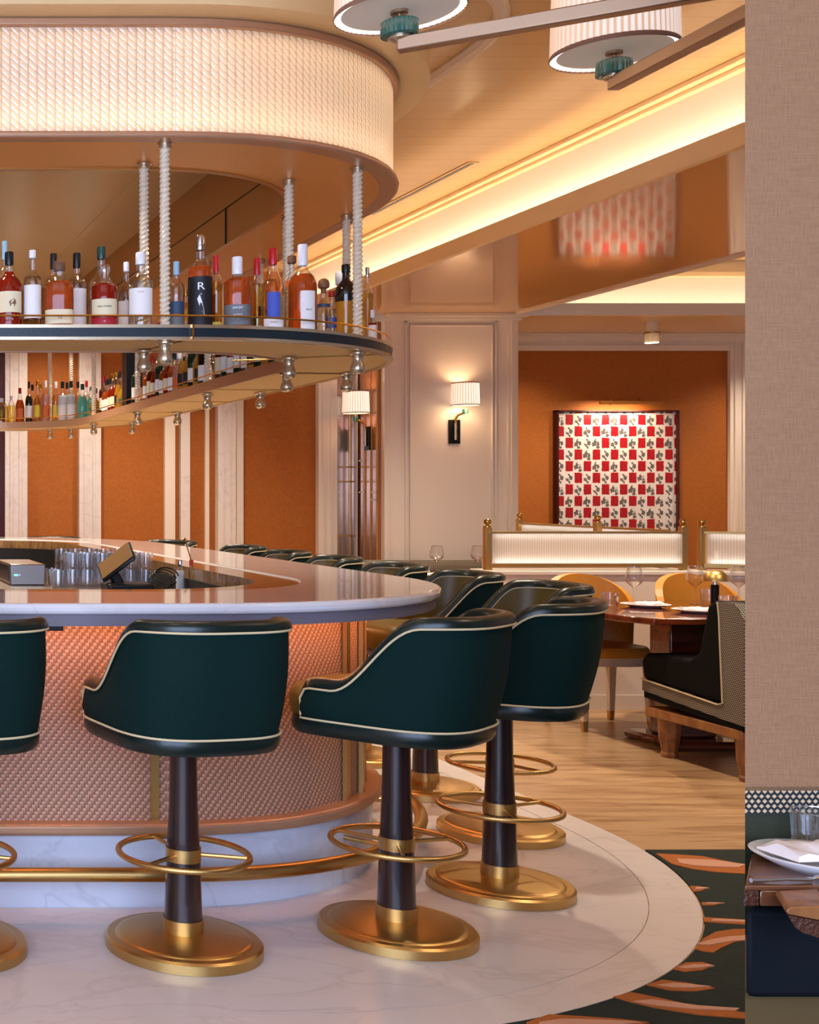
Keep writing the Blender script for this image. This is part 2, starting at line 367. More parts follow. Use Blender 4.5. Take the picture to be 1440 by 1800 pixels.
# ------------------------------------------------------------------ mesh helpers
class MB:
    def __init__(s): s.v = []; s.f = []; s.mi = []; s.uv = {}; s.m = 0
    def add(s, vs, fs, uv=None):
        o = len(s.v); s.v += [tuple(v) for v in vs]
        for i, f in enumerate(fs):
            if uv: s.uv[len(s.f)] = uv[i]
            s.f.append([o + k for k in f]); s.mi.append(s.m)
        return s
    def box(s, x0, x1, y0, y1, z0, z1):
        v = [(x, y, z) for z in (z0, z1) for y in (y0, y1) for x in (x0, x1)]
        return s.add(v, [(0, 2, 3, 1), (4, 5, 7, 6), (0, 1, 5, 4), (2, 6, 7, 3), (0, 4, 6, 2), (1, 3, 7, 5)])
    def prism(s, poly, z0, z1, top=True):
        n = len(poly)
        v = [(p[0], p[1], z0) for p in poly] + [(p[0], p[1], z1) for p in poly]
        f = [(i, (i + 1) % n, n + (i + 1) % n, n + i) for i in range(n)]
        f.append(tuple(range(n - 1, -1, -1)))
        if top: f.append(tuple(range(n, 2 * n)))
        return s.add(v, f)
    def lathe(s, prof, seg=24, c=(0, 0, 0), p=2.0, caps=True):
        v = []; f = []
        for r, z in prof:
            for k in range(seg):
                a = 2 * PI * k / seg; ca, sa = math.cos(a), math.sin(a)
                q = 1.0 if p == 2.0 else 1.0 / ((abs(ca) ** p + abs(sa) ** p) ** (1 / p))
                v.append((c[0] + r * q * ca, c[1] + r * q * sa, c[2] + z))
        for i in range(len(prof) - 1):
            for k in range(seg):
                k2 = (k + 1) % seg
                f.append((i * seg + k, i * seg + k2, (i + 1) * seg + k2, (i + 1) * seg + k))
        if caps:
            f.append(tuple(range(seg - 1, -1, -1))); f.append(tuple((len(prof) - 1) * seg + k for k in range(seg)))
        return s.add(v, f)
    def tube(s, pts, r, closed=False, seg=10, rb=None):
        pts = [Vector(p) for p in pts]; n = len(pts); v = []; f = []
        up = Vector((0, 0, 1))
        for i, p in enumerate(pts):
            a = pts[(i - 1) % n] if (closed or i > 0) else p
            b = pts[(i + 1) % n] if (closed or i < n - 1) else p
            t = (b - a).normalized()
            ref = up if abs(t.dot(up)) < 0.95 else Vector((0, 1, 0))
            x = t.cross(ref).normalized(); y = x.cross(t).normalized()
            rr = r[i] if isinstance(r, (list, tuple)) else r
            for k in range(seg):
                ang = 2 * PI * k / seg
                v.append(p + x * math.cos(ang) * rr + y * math.sin(ang) * (rb if rb else rr))
        for i in range(n if closed else n - 1):
            j = (i + 1) % n
            for k in range(seg):
                k2 = (k + 1) % seg
                f.append((i * seg + k, i * seg + k2, j * seg + k2, j * seg + k))
        if not closed:
            f.append(tuple(range(seg))); f.append(tuple((n - 1) * seg + k for k in range(seg - 1, -1, -1)))
        return s.add(v, f)
    def ring(s, po, pi, z0, z1, uvs=True):          # solid band between two matching closed outlines
        n = len(po)
        v = [(p[0], p[1], z0) for p in po] + [(p[0], p[1], z1) for p in po] + [(p[0], p[1], z0) for p in pi] + [(p[0], p[1], z1) for p in pi]
        L = [0]
        for i in range(n): L.append(L[-1] + (Vector(po[(i + 1) % n]) - Vector(po[i])).length)
        f = []; uv = []
        for i in range(n):
            j = (i + 1) % n; a, b = L[i], L[i + 1]
            f.append((i, j, n + j, n + i)); uv.append(((a, z0), (b, z0), (b, z1), (a, z1)))
            f.append((2 * n + j, 2 * n + i, 3 * n + i, 3 * n + j)); uv.append(((b, z0), (a, z0), (a, z1), (b, z1)))
            f.append((n + i, n + j, 3 * n + j, 3 * n + i)); uv.append(((a, 0), (b, 0), (b, .1), (a, .1)))
            f.append((i, 2 * n + i, 2 * n + j, j)); uv.append(((a, 0), (a, .1), (b, .1), (b, 0)))
        return s.add(v, f, uv)
    def grid(s, rows, closed_u=False):                # rows of equal length
        m = len(rows[0]); v = [p for r in rows for p in r]; f = []
        for i in range(len(rows) - 1):
            for k in range(m if closed_u else m - 1):
                k2 = (k + 1) % m
                f.append((i * m + k, i * m + k2, (i + 1) * m + k2, (i + 1) * m + k))
        return s.add(v, f)
    def build(s, name, mats, parent=None, smooth=False, bevel=0, recalc=True, seg=2):
        me = bpy.data.meshes.new(name); me.from_pydata(s.v, [], s.f)
        for m in (mats if isinstance(mats, (list, tuple)) else [mats]): me.materials.append(m)
        for i, p in enumerate(me.polygons): p.material_index = s.mi[i]
        if s.uv:
            ul = me.uv_layers.new(name='UVMap')
            for i, p in enumerate(me.polygons):
                u = s.uv.get(i)
                if u:
                    for k, li in enumerate(p.loop_indices): ul.data[li].uv = u[k]
        if recalc:
            b = bmesh.new(); b.from_mesh(me); bmesh.ops.recalc_face_normals(b, faces=b.faces); b.to_mesh(me); b.free()
        if smooth:
            for p in me.polygons: p.use_smooth = True
            me.set_sharp_from_angle(angle=math.radians(38))
        o = bpy.data.objects.new(name, me); COL.objects.link(o)
        if parent: o.parent = parent
        if bevel:
            bv = o.modifiers.new('bevel', 'BEVEL'); bv.width = bevel; bv.segments = seg; bv.limit_method = 'ANGLE'; bv.angle_limit = math.radians(40)
            for p in me.polygons: p.use_smooth = True
            me.set_sharp_from_angle(angle=math.radians(50))
        return o

def thing(name, label, cat, loc=(0, 0, 0), rz=0, group=None):
    o = bpy.data.objects.new(name, None); COL.objects.link(o); o.location = loc; o.rotation_euler = (0, 0, rz)
    o.empty_display_size = 0.1
    return tag(o, label, cat, group)
def tag(o, label, cat, group=None):
    o['label'] = label; o['category'] = cat
    if group: o['group'] = group
    return o
def struct(mb, name, mats, label, cat='setting', **k):
    o = mb.build(name, mats, **k); o['kind'] = 'structure'; o['label'] = label; o['category'] = cat
    return o
def copy_tree(o, parent=None):
    c = o.copy(); COL.objects.link(c); c.parent = parent
    for ch in list(o.children): copy_tree(ch, c)
    return c
def px(x, y, z):                                      # photograph measurement -> place in the room, at height z
    Y = 2200.0 * (CAM_Z - z) / (y - 870.0); return ((x + 315.0) * Y / 2200.0, Y, z)
def pxy(x, y, Y):                                     # ... at depth Y
    return ((x + 315.0) * Y / 2200.0, Y, CAM_Z + (870.0 - y) * Y / 2200.0)

def text_mesh(body, size, name, m, parent=None, at=(0, 0, 0), rot=(PI / 2, 0, 0), bend=None, xs=1.0, ext=0.0004, bold=0.0):
    c = bpy.data.curves.new(name, 'FONT'); c.body = body; c.size = size; c.align_x = 'CENTER'; c.align_y = 'CENTER'
    c.extrude = ext; c.offset = bold; c.resolution_u = 2
    t = bpy.data.objects.new(name, c); COL.objects.link(t)
    dg = bpy.context.evaluated_depsgraph_get(); dg.update()
    me = bpy.data.meshes.new_from_object(t.evaluated_get(dg))
    bpy.data.objects.remove(t); bpy.data.curves.remove(c)
    R = Matrix.Rotation(rot[2], 4, 'Z') @ Matrix.Rotation(rot[0], 4, 'X')
    for v in me.vertices:
        p = v.co.copy(); p.x *= xs
        if bend:                                      # wrap round a bottle of radius bend, facing -Y
            a = p.x / bend; q = Vector(((bend + p.z) * math.sin(a), -(bend + p.z) * math.cos(a), p.y))
            q = Matrix.Rotation(rot[2], 4, 'Z') @ q
        else: q = R @ p
        v.co = q + Vector(at)
    me.materials.clear(); me.materials.append(m)
    o = bpy.data.objects.new(name, me); COL.objects.link(o)
    if parent: o.parent = parent
    return o

# ------------------------------------------------------------------ the bar's outline, inset by d
def outline(d, seg=14):
    xr, yf, yb, xl, R = 2.48, 4.0, 10.4, -2.4, 1.3
    r = max(R - d, 0.02); cs = [(xr - R, yf + R, -PI / 2), (xr - R, yb - R, 0), (xl + R, yb - R, PI / 2), (xl + R, yf + R, PI)]
    pts = []
    # straight runs get extra points so bands stay even
    for i, (cx, cy, a0) in enumerate(cs):
        for k in range(seg + 1):
            a = a0 + PI / 2 * k / seg; pts.append((cx + r * math.cos(a), cy + r * math.sin(a)))
    return pts
def band(o, i, z0, z1, name, m, parent=None, **k):
    mb = MB().ring(outline(o), outline(i), z0, z1); return mb.build(name, m, parent, **k)

# ================================================================== SETTING
MAIN_Z, SOF_Z = 3.543, 3.062
XC = 4.364                                            # lip of the long cove
struct(MB().box(-4.6, 10.5, -2.2, 13.2, -0.12, 0), 'floor', M['travertine'], 'warm travertine tile floor of the dining room', 'floor')
o1 = outline(-0.79, 28); o2 = outline(-0.64, 28)
mb = MB(); mb.prism(o2, -0.02, 0.003)
struct(mb, 'floor', M['marble_floor'], 'pale veined marble floor around the bar', 'floor')
struct(MB().ring(o1, outline(-0.643, 28), -0.02, 0.0035), 'floor', M['marble_ring'], 'curved pale marble border of the floor around the bar', 'floor')

# carpet beyond the marble: everything nearer than y=4.91 outside the curved border
def carpet():
    mb = MB(); pts = []
    full = outline(-0.795, 60)
    arc = [p for p in full if p[0] > 1.18 and p[1] <= 4.93]
    arc.sort(key=lambda p: p[0])
    pts = [(1.0, 3.2)] + arc + [(arc[-1][0] + 0.003, 4.92), (7.4, 4.92), (7.4, -1.5), (1.0, -1.5)]
    mb.prism(pts, -0.02, 0.006)
    blades = [
        [(1153, 1500), (1190, 1502), (1235, 1505), (1275, 1513), (1330, 1524), (1330, 1537), (1260, 1533), (1215, 1527), (1180, 1518)],
        [(1213, 1557), (1230, 1558), (1245, 1561), (1232, 1566), (1220, 1567)],
        [(1233, 1586), (1255, 1586), (1272, 1587), (1256, 1591), (1235, 1591)],
        [(1236, 1612), (1270, 1614), (1330, 1618), (1330, 1626), (1275, 1623), (1238, 1620)],
        [(1222, 1668), (1236, 1650), (1258, 1638), (1290, 1633), (1330, 1633), (1330, 1650), (1290, 1656), (1268, 1666), (1255, 1674), (1235, 1672)],
        [(1182, 1703), (1205, 1692), (1235, 1691), (1255, 1697), (1235, 1705), (1205, 1708)],
        [(1136, 1731), (1165, 1722), (1205, 1727), (1258, 1737), (1225, 1742), (1180, 1741)],
        [(1078, 1752), (1110, 1744), (1160, 1754), (1230, 1770), (1330, 1782), (1330, 1792), (1230, 1784), (1150, 1771), (1105, 1760)],
        [(925, 1797), (965, 1783), (1020, 1786), (1090, 1791), (1142, 1797), (1100, 1806), (1000, 1812), (930, 1812)],
    ]
    for b in blades:
        w = [px(x, y, 0.008)[:2] for x, y in b]
        mb.m = 1; mb.prism(w, 0.002, 0.0085)
        # paler core along the near rim of each leaf
        c = (sum(p[0] for p in w) / len(w), sum(p[1] for p in w) / len(w))
        half = [(c[0] + (p[0] - c[0]) * 0.82 + 0.01, c[1] + (p[1] - c[1]) * 0.82 * 0.5 + 0.2 * (p[0] - c[0]) * 0) for p in w]
        mb.m = 2; mb.prism(half, 0.002, 0.0105); mb.m = 0
    # more leaves on the part of the carpet nearer the camera
    for i in range(26):
        a = random.uniform(0, 1.2); cx = random.uniform(3.6, 6.8); cy = random.uniform(-1.2, 4.5); L = random.uniform(0.15, 0.5)
        if cx < 0.745 * cy + 0.1: continue
        d = (math.cos(a), -math.sin(a)); nn = (-d[1], d[0])
        w = [(cx + d[0] * L * t + nn[0] * q * 0.05, cy + d[1] * L * t + nn[1] * q * 0.05) for t, q in ((-1, 0), (-.4, 1), (.3, .9), (1, 0), (.3, -.7), (-.4, -.9))]
        mb.m = 1; mb.prism(w, 0.002, 0.0085); mb.m = 0
    green = mat('green_carpet_pile', '18231a', 0.95, bump=1.0, bscale=260, var=0.6, vscale=26)
    org = mat('orange_carpet_pile', 'a85e22', 0.95, bump=0.8, bscale=260, var=0.15, vscale=60)
    crm = mat('cream_carpet_pile', 'c8957a', 0.95, bump=0.8, bscale=260)
    o = mb.build('carpet', [green, org, crm])
    tag(o, 'dark green carpet with orange leaf pattern outside the curved marble border', 'carpet')
carpet()

# ceilings
struct(MB().box(-4.6, 4.56, -2.2, 12.1, MAIN_Z, MAIN_Z + 0.1), 'ceiling', M['ceiling_planks'], 'lacquered boarded ceiling over the bar', 'ceiling')
struct(MB().box(4.56, 4.66, -2.2, 12.1, 3.09, MAIN_Z + 0.1), 'trim_1', M['cove_white'], 'glowing upright face inside the long ceiling cove', 'cove')
mb = MB().box(4.475, 4.56, -2.2, 12.1, MAIN_Z - 0.03, MAIN_Z).box(4.515, 4.56, -2.2, 12.1, MAIN_Z - 0.055, MAIN_Z - 0.03)
struct(mb, 'trim_2', M['beige_soffit'], 'thin moulding along the top of the long ceiling cove', 'moulding', bevel=0.006)
struct(MB().box(XC + .03, 6.335, -2.2, 11.5, SOF_Z, SOF_Z + 0.03), 'ceiling', M['lacquer'], 'glossy peach lacquered soffit beside the ceiling cove', 'ceiling')
mb = MB().box(XC - 0.006, XC + 0.035, -2.2, 12.0, SOF_Z - 0.008, 3.16)
struct(mb, 'trim_3', M['beige_soffit'], 'beige lip of the long ceiling cove', 'moulding')
struct(MB().box(6.33, 6.40, -2.2, 11.54, SOF_Z - 0.012, 3.16), 'trim_4', M['cream_paint'], 'far edge lip of the glossy soffit', 'moulding')
tag(MB().box(XC + 0.05, XC + 0.075, -2.1, 11.9, 3.095, 3.11).build('cove_light_strip', M['cove_led']), 'warm light strip hidden in the long ceiling cove', 'light')
# raised recess over the alcove
struct(MB().box(6.40, 10.5, -2.2, 12.0, 3.62, 3.72), 'ceiling', M['ceiling_paint'], 'raised pale ceiling of the dining alcove', 'ceiling')
struct(MB().box(6.40, 10.5, 11.85, 11.95, 3.09, 3.62), 'trim_5', M['cove_white'], 'bright upright face inside the alcove cove', 'cove')
struct(MB().box(6.40, 10.5, 11.78, 11.85, 3.46, 3.50), 'trim_6', M['beige_soffit'], 'thin moulding across the alcove cove', 'moulding')
struct(MB().box(6.40, 10.5, 11.52, 11.58, SOF_Z - 0.006, 3.165), 'trim_7', M['cream_paint'], 'pale front lip of the alcove soffit', 'moulding')
struct(MB().box(5.9, 10.5, 11.54, 13.1, SOF_Z, SOF_Z + 0.03), 'ceiling', M['ceiling_paint'], 'low soffit over the artwork wall', 'ceiling')
tag(MB().box(6.45, 10.4, 11.62, 11.66, 3.095, 3.11).build('cove_light_strip', M['alcove_led']), 'warm light strip hidden in the alcove cove', 'light')
# slab over the canopy and the oval moulding on the main ceiling
struct(MB().ring(outline(0.04, 30), outline(0.9, 30), 2.985, MAIN_Z), 'ceiling', M['ceiling_paint'], 'dropped oval ceiling slab carrying the bar canopy', 'ceiling', smooth=True)
struct(MB().prism(outline(0.5, 20), 2.99, 3.03), 'ceiling', M['ceiling_paint'], 'glossy ceiling inside the ring of the canopy', 'ceiling')
def oval(off):
    xr, r = 3.126 - off, 1.0 - off; pts = []
    for cx, cy, a0 in ((2.126, 6.0, -PI / 2), (2.126, 8.6, 0), (-1.9, 8.6, PI / 2), (-1.9, 6.0, PI)):
        for k in range(17):
            a = a0 + PI / 2 * k / 16; pts.append((cx + r * math.cos(a), cy + r * math.sin(a), MAIN_Z - 0.012))
    return pts
struct(MB().tube(oval(0), 0.035, True, 8), 'trim_8', M['cream_paint'], 'oval ceiling moulding around the dropped slab', 'moulding', smooth=True)
# slot vents
for i, (y0, y1) in enumerate(((8.05, 9.55), (4.5, 5.98))):
    t = thing('slot_vent', ('long dark slot vent in the ceiling right of the canopy', 'slot vent in the ceiling behind the chandelier arm')[i], 'vent', (4.2, y0, MAIN_Z))
    MB().box(-0.035, 0.035, 0, y1 - y0, -0.006, 0.0).build('frame', M['ceiling_paint'], t)
    MB().box(-0.013, 0.013, 0.02, y1 - y0 - 0.02, -0.009, -0.004).build('slot', M['black'], t)

# walls
WY = 12.0
def wall_back():
    struct(MB().box(-4.6, 5.2, WY + 0.03, WY + 0.13, 0, MAIN_Z), 'wall_back', M['orange_cloth'], 'back wall covered in burnt orange grasscloth', 'wall')
    k = WY / 2200.0
    n = 8
    for x0, x1, d, m, lab in ((-12, 8, .05, 'red_frame', 'oxblood door jamb at the left edge of the back wall'),
                              (8, 47, .07, 'pale_marble', 'pale pilaster left of the first orange panel'),
                              (138, 176, .07, 'pale_marble', 'pale pilaster between the two widest left orange panels'),
                              (289, 307, .05, 'cream_paint', 'narrow cream strip right of the second orange panel'),
                              (316, 332, .07, 'pale_marble', 'narrow pale pilaster beside a slim orange slit'),
                              (361, 368, .03, 'cream_paint', 'hairline cream strip on the third orange panel'),
                              (380, 411, .09, 'pale_marble', 'grey veined marble pilaster on the back wall'),
                              (411, 427, .05, 'cream_paint', 'cream edging right of the grey marble pilaster'),
                              (557, 590, .07, 'cream_paint', 'cream fluted pilaster left of the mirror'),
                              (625, 635, .07, 'cream_paint', 'slim cream strip right of the mirror')):
        X0, X1 = (x0 + 315) * k, (x1 + 315) * k
        mb = MB().box(X0, X1, WY - d + 0.03, WY + 0.04, 0, MAIN_Z)
        if x1 - x0 > 28:
            w = X1 - X0
            for t in (0.22, 0.62): mb.box(X0 + w * t, X0 + w * (t + 0.1), WY - d + 0.022, WY - d + 0.04, 0.2, 3.3)
        struct(mb, 'trim_%d' % (n := n + 1), M[m], lab, 'pilaster')
    # mirror niche with glazing bars
    X0, X1 = (590 + 315) * k, (625 + 315) * k
    t = thing('tall_mirror', 'tall narrow antiqued mirror between cream pilasters', 'mirror', (X0, WY, 0.1))
    MB().box(0, X1 - X0, 0, 0.02, 0, 2.9).build('mirror_glass', M['mirror'], t)
    mb = MB()
    for z in (1.0, 1.52, 1.66): mb.box(0, X1 - X0, -0.012, 0, z - 0.1, z - 0.085)
    mb.box((X1 - X0) * .72, (X1 - X0) * .72 + .012, -0.012, 0, 0, 2.9)
    mb.build('glazing_bars', M['brass'], t)
wall_back()
# left wall far off to the side
struct(MB().box(-4.7, -4.6, -2.2, 12.1, 0, MAIN_Z), 'wall_left', M['cream_wall'], 'plain cream side wall left of the bar', 'wall')
struct(MB().box(10.5, 10.6, -2.2, 13.2, 0, 3.7), 'wall_right', M['cream_wall'], 'plain cream side wall beyond the dining tables', 'wall')
# white pier with sconces
PX0, PX1, PY = 5.175, 6.37, 11.5
struct(MB().box(PX0, PX1, PY, 13.1, 0, MAIN_Z), 'wall_pier', M['cream_wall'], 'cream panelled pier between bar wall and alcove', 'wall')
mb = MB()
def frame(mb, x0, x1, z0, z1, y, w=0.03, d=0.015):
    mb.box(x0, x1, y - d, y, z0, z0 + w).box(x0, x1, y - d, y, z1 - w, z1).box(x0, x0 + w, y - d, y, z0, z1).box(x1 - w, x1, y - d, y, z0, z1)
frame(mb, PX0 + 0.19, PX1 - 0.16, 0.55, 3.0, PY, 0.02, 0.014); frame(mb, PX0 + 0.23, PX1 - 0.20, 0.59, 2.96, PY, 0.012, 0.022)
mb.box(PX1 - 0.07, PX1 + 0.012, PY - 0.03, PY, 0, SOF_Z).box(PX1 - 0.045, PX1 + 0.016, PY - 0.045, PY, 0, SOF_Z)
mb.box(PX0 - 0.0, PX0 + 0.05, PY - 0.012, PY, 0, SOF_Z)
mb.box(PX0, PX1 + 0.05, PY - 0.05, PY, 3.0, 3.03).box(PX0, PX1 + 0.10, PY - 0.10, PY, 3.03, SOF_Z)
struct(mb, 'trim_30', M['cream_paint'], 'raised panel mouldings and cornice on the cream pier', 'moulding', bevel=0.004)
mb = MB().box(PX0 - 0.03, PX0, 11.56, 12.04, 0.1, 3.0)
struct(mb, 'trim_31', M['amber_mirror'], 'amber mirrored side panel of the cream pier', 'panel')
mb = MB()
for y in (11.56, 11.69, 11.82, 11.96): mb.box(PX0 - 0.042, PX0 - 0.03, y, y + 0.012, 0.1, 3.0)
for z in (1.35, 1.42): mb.box(PX0 - 0.04, PX0 - 0.03, 11.56, 11.69, z, z + 0.012)
for z in (1.42, 1.72): mb.box(PX0 - 0.04, PX0 - 0.03, 11.82, 11.96, z, z + 0.012)
struct(mb, 'trim_32', M['brass'], 'brass glazing lines over the amber mirror', 'moulding')
# alcove wall with the artwork
AY = 12.92
struct(MB().box(PX1 - 0.1, 10.5, AY, AY + 0.1, 0, 3.1), 'wall_alcove', M['orange_cloth'], 'burnt orange grasscloth wall behind the artwork', 'wall')
mb = MB().box(PX1, 10.5, AY - 0.03, AY, 2.886, 3.062).box(PX1, 10.5, AY - 0.06, AY, 2.98, 3.062).box(PX1, 10.5, AY - 0.10, AY, 3.03, 3.062).box(PX1, 10.5, AY - 0.045, AY, 2.93, 2.945)
struct(mb, 'trim_33', M['cream_paint'], 'stepped cream cornice above the orange alcove wall', 'cornice', bevel=0.004)
XA = (1279 + 315) * AY / 2200
mb = MB().box(XA, XA + 0.22, AY - 0.04, AY, 0, 2.98).box(XA + 0.04, XA + 0.07, AY - 0.055, AY, 0, 2.98).box(XA + 0.12, XA + 0.15, AY - 0.055, AY, 0, 2.98)
struct(mb, 'trim_34', M['cream_paint'], 'cream pilaster right of the artwork', 'pilaster')

# ================================================================== BAR
def build_bar():
    t = thing('bar_counter', 'long oval bar with white marble top and woven leather front', 'bar')
    # marble plinth, trim, woven front, marble top
    band(0.24, 0.45, 0.0, 0.252, 'plinth', M['marble_plinth'], t, smooth=True)
    MB().ring(outline(0.205), outline(0.30), 0.252, 0.292).build('base_trim', M['rose_trim'], t, smooth=True, bevel=0.012, seg=3)
    band(0.262, 0.34, 0.292, 1.0, 'woven_front', M['weave'], t, smooth=True)
    band(0.02, 0.05, 0.978, 1.0165, 'apron', M['grey_band'], t, smooth=True)
    band(0.05, 0.32, 1.004, 1.0165, 'underside', M['grey_band'], t)
    band(0.12, 0.135, 0.999, 1.004, 'light_strip', M['bar_led'], t)
    band(0.0, 0.51, 1.0165, 1.053, 'countertop', M['marble_top'], t, smooth=True, bevel=0.013, seg=4)
    band(0.51, 0.68, 0.99, 1.047, 'inner_rail', M['ripple'], t, smooth=True)
    band(0.66, 0.69, 0.05, 0.99, 'inner_lining', M['void'], t, smooth=True)
    # slim brass uprights over the weave
    def upright(x, y, ang):
        mb = MB().box(-0.014, 0.014, -0.012, 0.004, 0.29, 0.985)
        o = mb.build('upright', M['brass'], t); o.location = (x, y, 0); o.rotation_euler = (0, 0, ang)
    upright(1.135, 4.262, 0)
    for pxx in (607, 634):                              # on the curved end
        s = (pxx + 315) / 2200; R = 1.045
        # ray X = s*Y meets circle round (1.18, 5.3)
        a = 1 + s * s; b = -2 * (1.18 * s + 5.3); c = 1.18 ** 2 + 5.3 ** 2 - R * R
        Y = (-b - math.sqrt(max(b * b - 4 * a * c, 0))) / (2 * a); X = s * Y
        upright(X, Y, math.atan2(Y - 5.3, X - 1.18) + PI / 2)
    return t
bar = build_bar()
# small latch under the counter edge
tag(MB().box(0.71, 0.78, 4.02, 4.06, 0.963, 0.981).build('bag_hook', M['black_metal'], bevel=0.003), 'small dark bag hook under the marble counter edge', 'hook')

# foot rail
t = thing('foot_rail', 'polished brass foot rail running around the marble plinth', 'rail')
MB().tube([(x, y, 0.165) for x, y in outline(0.07, 20)], 0.0235, True, 14).build('rail', M['brass'], t, smooth=True)
def bracket(x, y, ang):
    mb = MB().tube([(0, 0.0, 0.165), (0, 0.08, 0.165), (0, 0.175, 0.165)], 0.009, seg=8).lathe([(0.02, -.01), (0.02, 0.01)], 12, (0, 0, 0.165))
    o = mb.build('bracket', M['brass'], t, smooth=True); o.location = (x, y, 0); o.rotation_euler = (0, 0, ang)
for a in (math.radians(-48), math.radians(-12)):
    bracket(1.18 + 1.23 * math.cos(a), 5.3 + 1.23 * math.sin(a), a + PI / 2)
for x in (-0.6, 0.5): bracket(x, 4.07, 0)
for y in (6.6, 8.2): bracket(2.41, y, PI / 2)

# ------------------------------------------------------------------ bar stool
def superpt(a, hw, hd, p=3.2):
    c, s = math.cos(a), math.sin(a)
    if p == 2.9 and s > 0: p = 5.5
    q = 1 / ((abs(c) ** p + abs(s) ** p) ** (1 / p))
    return hw * q * c, hd * q * s
def smooth01(t):
    t = max(0, min(1, t)); return t * t * (3 - 2 * t)
def make_stool():
    t = thing('bar_stool', '', 'bar stool')
    # base
    MB().lathe([(0.0, .0), (.235, .0), (.235, .028), (.228, .035), (.205, .036), (.20, .041), (.19, .043), (.10, .052), (.0, .058)], 56, caps=False).build('base', M['brass'], t, smooth=True)
    MB().lathe([(0.061, .05), (.061, .095), (.0, .095)], 32, caps=False).build('sleeve', M['brass'], t, smooth=True)
    MB().lathe([(0.057, .09), (.052, .25), (.043, .45), (.040, .67)], 32).build('column', M['dark_wood'], t, smooth=True)
    MB().lathe([(0.0535, .272), (.0535, .312)], 32).build('collar', M['brass'], t, smooth=True)
    mb = MB().tube([(0.195 * math.cos(2 * PI * k / 48), 0.195 * math.sin(2 * PI * k / 48), 0.292) for k in range(48)], 0.0095, True, 10)
    for k in range(3):
        a = PI / 2 + 2 * PI * k / 3; mb.tube([(0.05 * math.cos(a), 0.05 * math.sin(a), 0.292), (0.193 * math.cos(a), 0.193 * math.sin(a), 0.292)], 0.0065, seg=8)
    mb.build('foot_ring', M['brass'], t, smooth=True)
    # upholstered tub: front is +y
    HW, HD = 0.246, 0.262; TH = 0.046; ZB = 0.668
    n = 64; a0, a1 = math.radians(38), math.radians(-218)
    # path parameter: from right arm front, round the back, to left arm front
    path = []
    P0 = 2.9
    for i in range(n + 1):
        a = a0 + (a1 - a0) * i / n
        path.append(superpt(a, HW, HD, P0))
    # resample evenly
    L = [0]
    for i in range(n): L.append(L[-1] + math.dist(path[i], path[i + 1]))
    def at(s):
        s = max(0, min(L[-1], s))
        for i in range(n):
            if L[i + 1] >= s:
                u = (s - L[i]) / max(1e-9, L[i + 1] - L[i]); return (path[i][0] + (path[i + 1][0] - path[i][0]) * u, path[i][1] + (path[i + 1][1] - path[i][1]) * u)
        return path[-1]
    K = 72
    S = [L[-1] * i / K for i in range(K + 1)]
    C = [at(s) for s in S]
    Nn = []
    for i in range(K + 1):
        a = C[max(0, i - 1)]; b = C[min(K, i + 1)]; d = Vector((b[0] - a[0], b[1] - a[1])).normalized()
        nrm = Vector((-d.y, d.x));
        if nrm.dot(Vector(C[i])) < 0: nrm = -nrm
        Nn.append(nrm)
    def topz(i):
        x, y = C[i]
        h = 0.825 + 0.205 * smooth01((0.095 - y) / 0.26)
        e = min(S[i], L[-1] - S[i])
        r = 0.035
        if e < r: h -= r - math.sqrt(max(0, r * r - (r - e) ** 2))
        # rounded upper corners of the back
        h += 0.010 * smooth01((-y - 0.05) / 0.2)
        return h
    def lean(z, i):
        k = max(0.0, -Nn[i].y)
        return (z - ZB) / 0.37 * (0.010 + 0.048 * k ** 1.5)
    def bott(i):          # lower hem rises slightly to the front
        return 0.0
    def P(i, off, z):
        w = lean(z, i) + off; c = C[i]; return (c[0] + Nn[i].x * w, c[1] + Nn[i].y * w, z)
    # outer fabric
    rows = []
    for i in range(K + 1):
        tz = topz(i) - 0.032
        rows.append([P(i, -0.003 + 0.012 * math.sin(PI * q / 8) , ZB + 0.022 + (tz - ZB - 0.022) * q / 8) for q in range(9)])
    mb = MB().grid(rows)
    # inner sheet
    MBi = MB()
    rows = []
    for i in range(K + 1):
        tz = topz(i) - 0.03
        rows.append([P(i, -TH - 0.008 * math.sin(PI * q / 8), 0.74 + (max(tz, .745) - 0.74) * q / 8) for q in range(9)])
    mb.build('outer_shell', M['teal_fabric'], t, smooth=True, recalc=True)
    MBi.grid(rows).build('inner_back', M['olive_leather'], t, smooth=True)
    # padded roll over the rim
    rows = []
    for i in range(K + 1):
        tz = topz(i) - 0.032; r = []
        for q in range(11):
            a = PI * q / 10; cx = -TH / 2; r.append(P(i, cx + (TH / 2 + 0.006) * math.cos(a), tz + 0.030 * math.sin(a) ** 0.8 if 0 < q < 10 else tz))
        rows.append(r)
    mb = MB().grid(rows)
    # front faces of the arms
    for i in (0, K):
        tz = topz(i) - 0.032; col = []
        for z in [ZB + 0.01 + (tz - ZB - 0.01) * q / 6 for q in range(7)]:
            f = 0.012
            d = Vector((C[0][0] - C[2][0], C[0][1] - C[2][1])).normalized() if i == 0 else Vector((C[K][0] - C[K - 2][0], C[K][1] - C[K - 2][1])).normalized()
            r = []
            for q in range(7):
                u = -TH * q / 6; b = P(i, u, z); bulge = 0.016 * math.sin(PI * q / 6); r.append((b[0] + d.x * bulge, b[1] + d.y * bulge, z))
            col.append(r)
        mb.grid(col)
        top = col[-1]; c = P(i, -TH / 2, tz + 0.03); mb.add(list(top) + [c], [(k, k + 1, len(top)) for k in range(len(top) - 1)])
    mb.build('rim_roll', M['teal_leather'], t, smooth=True)
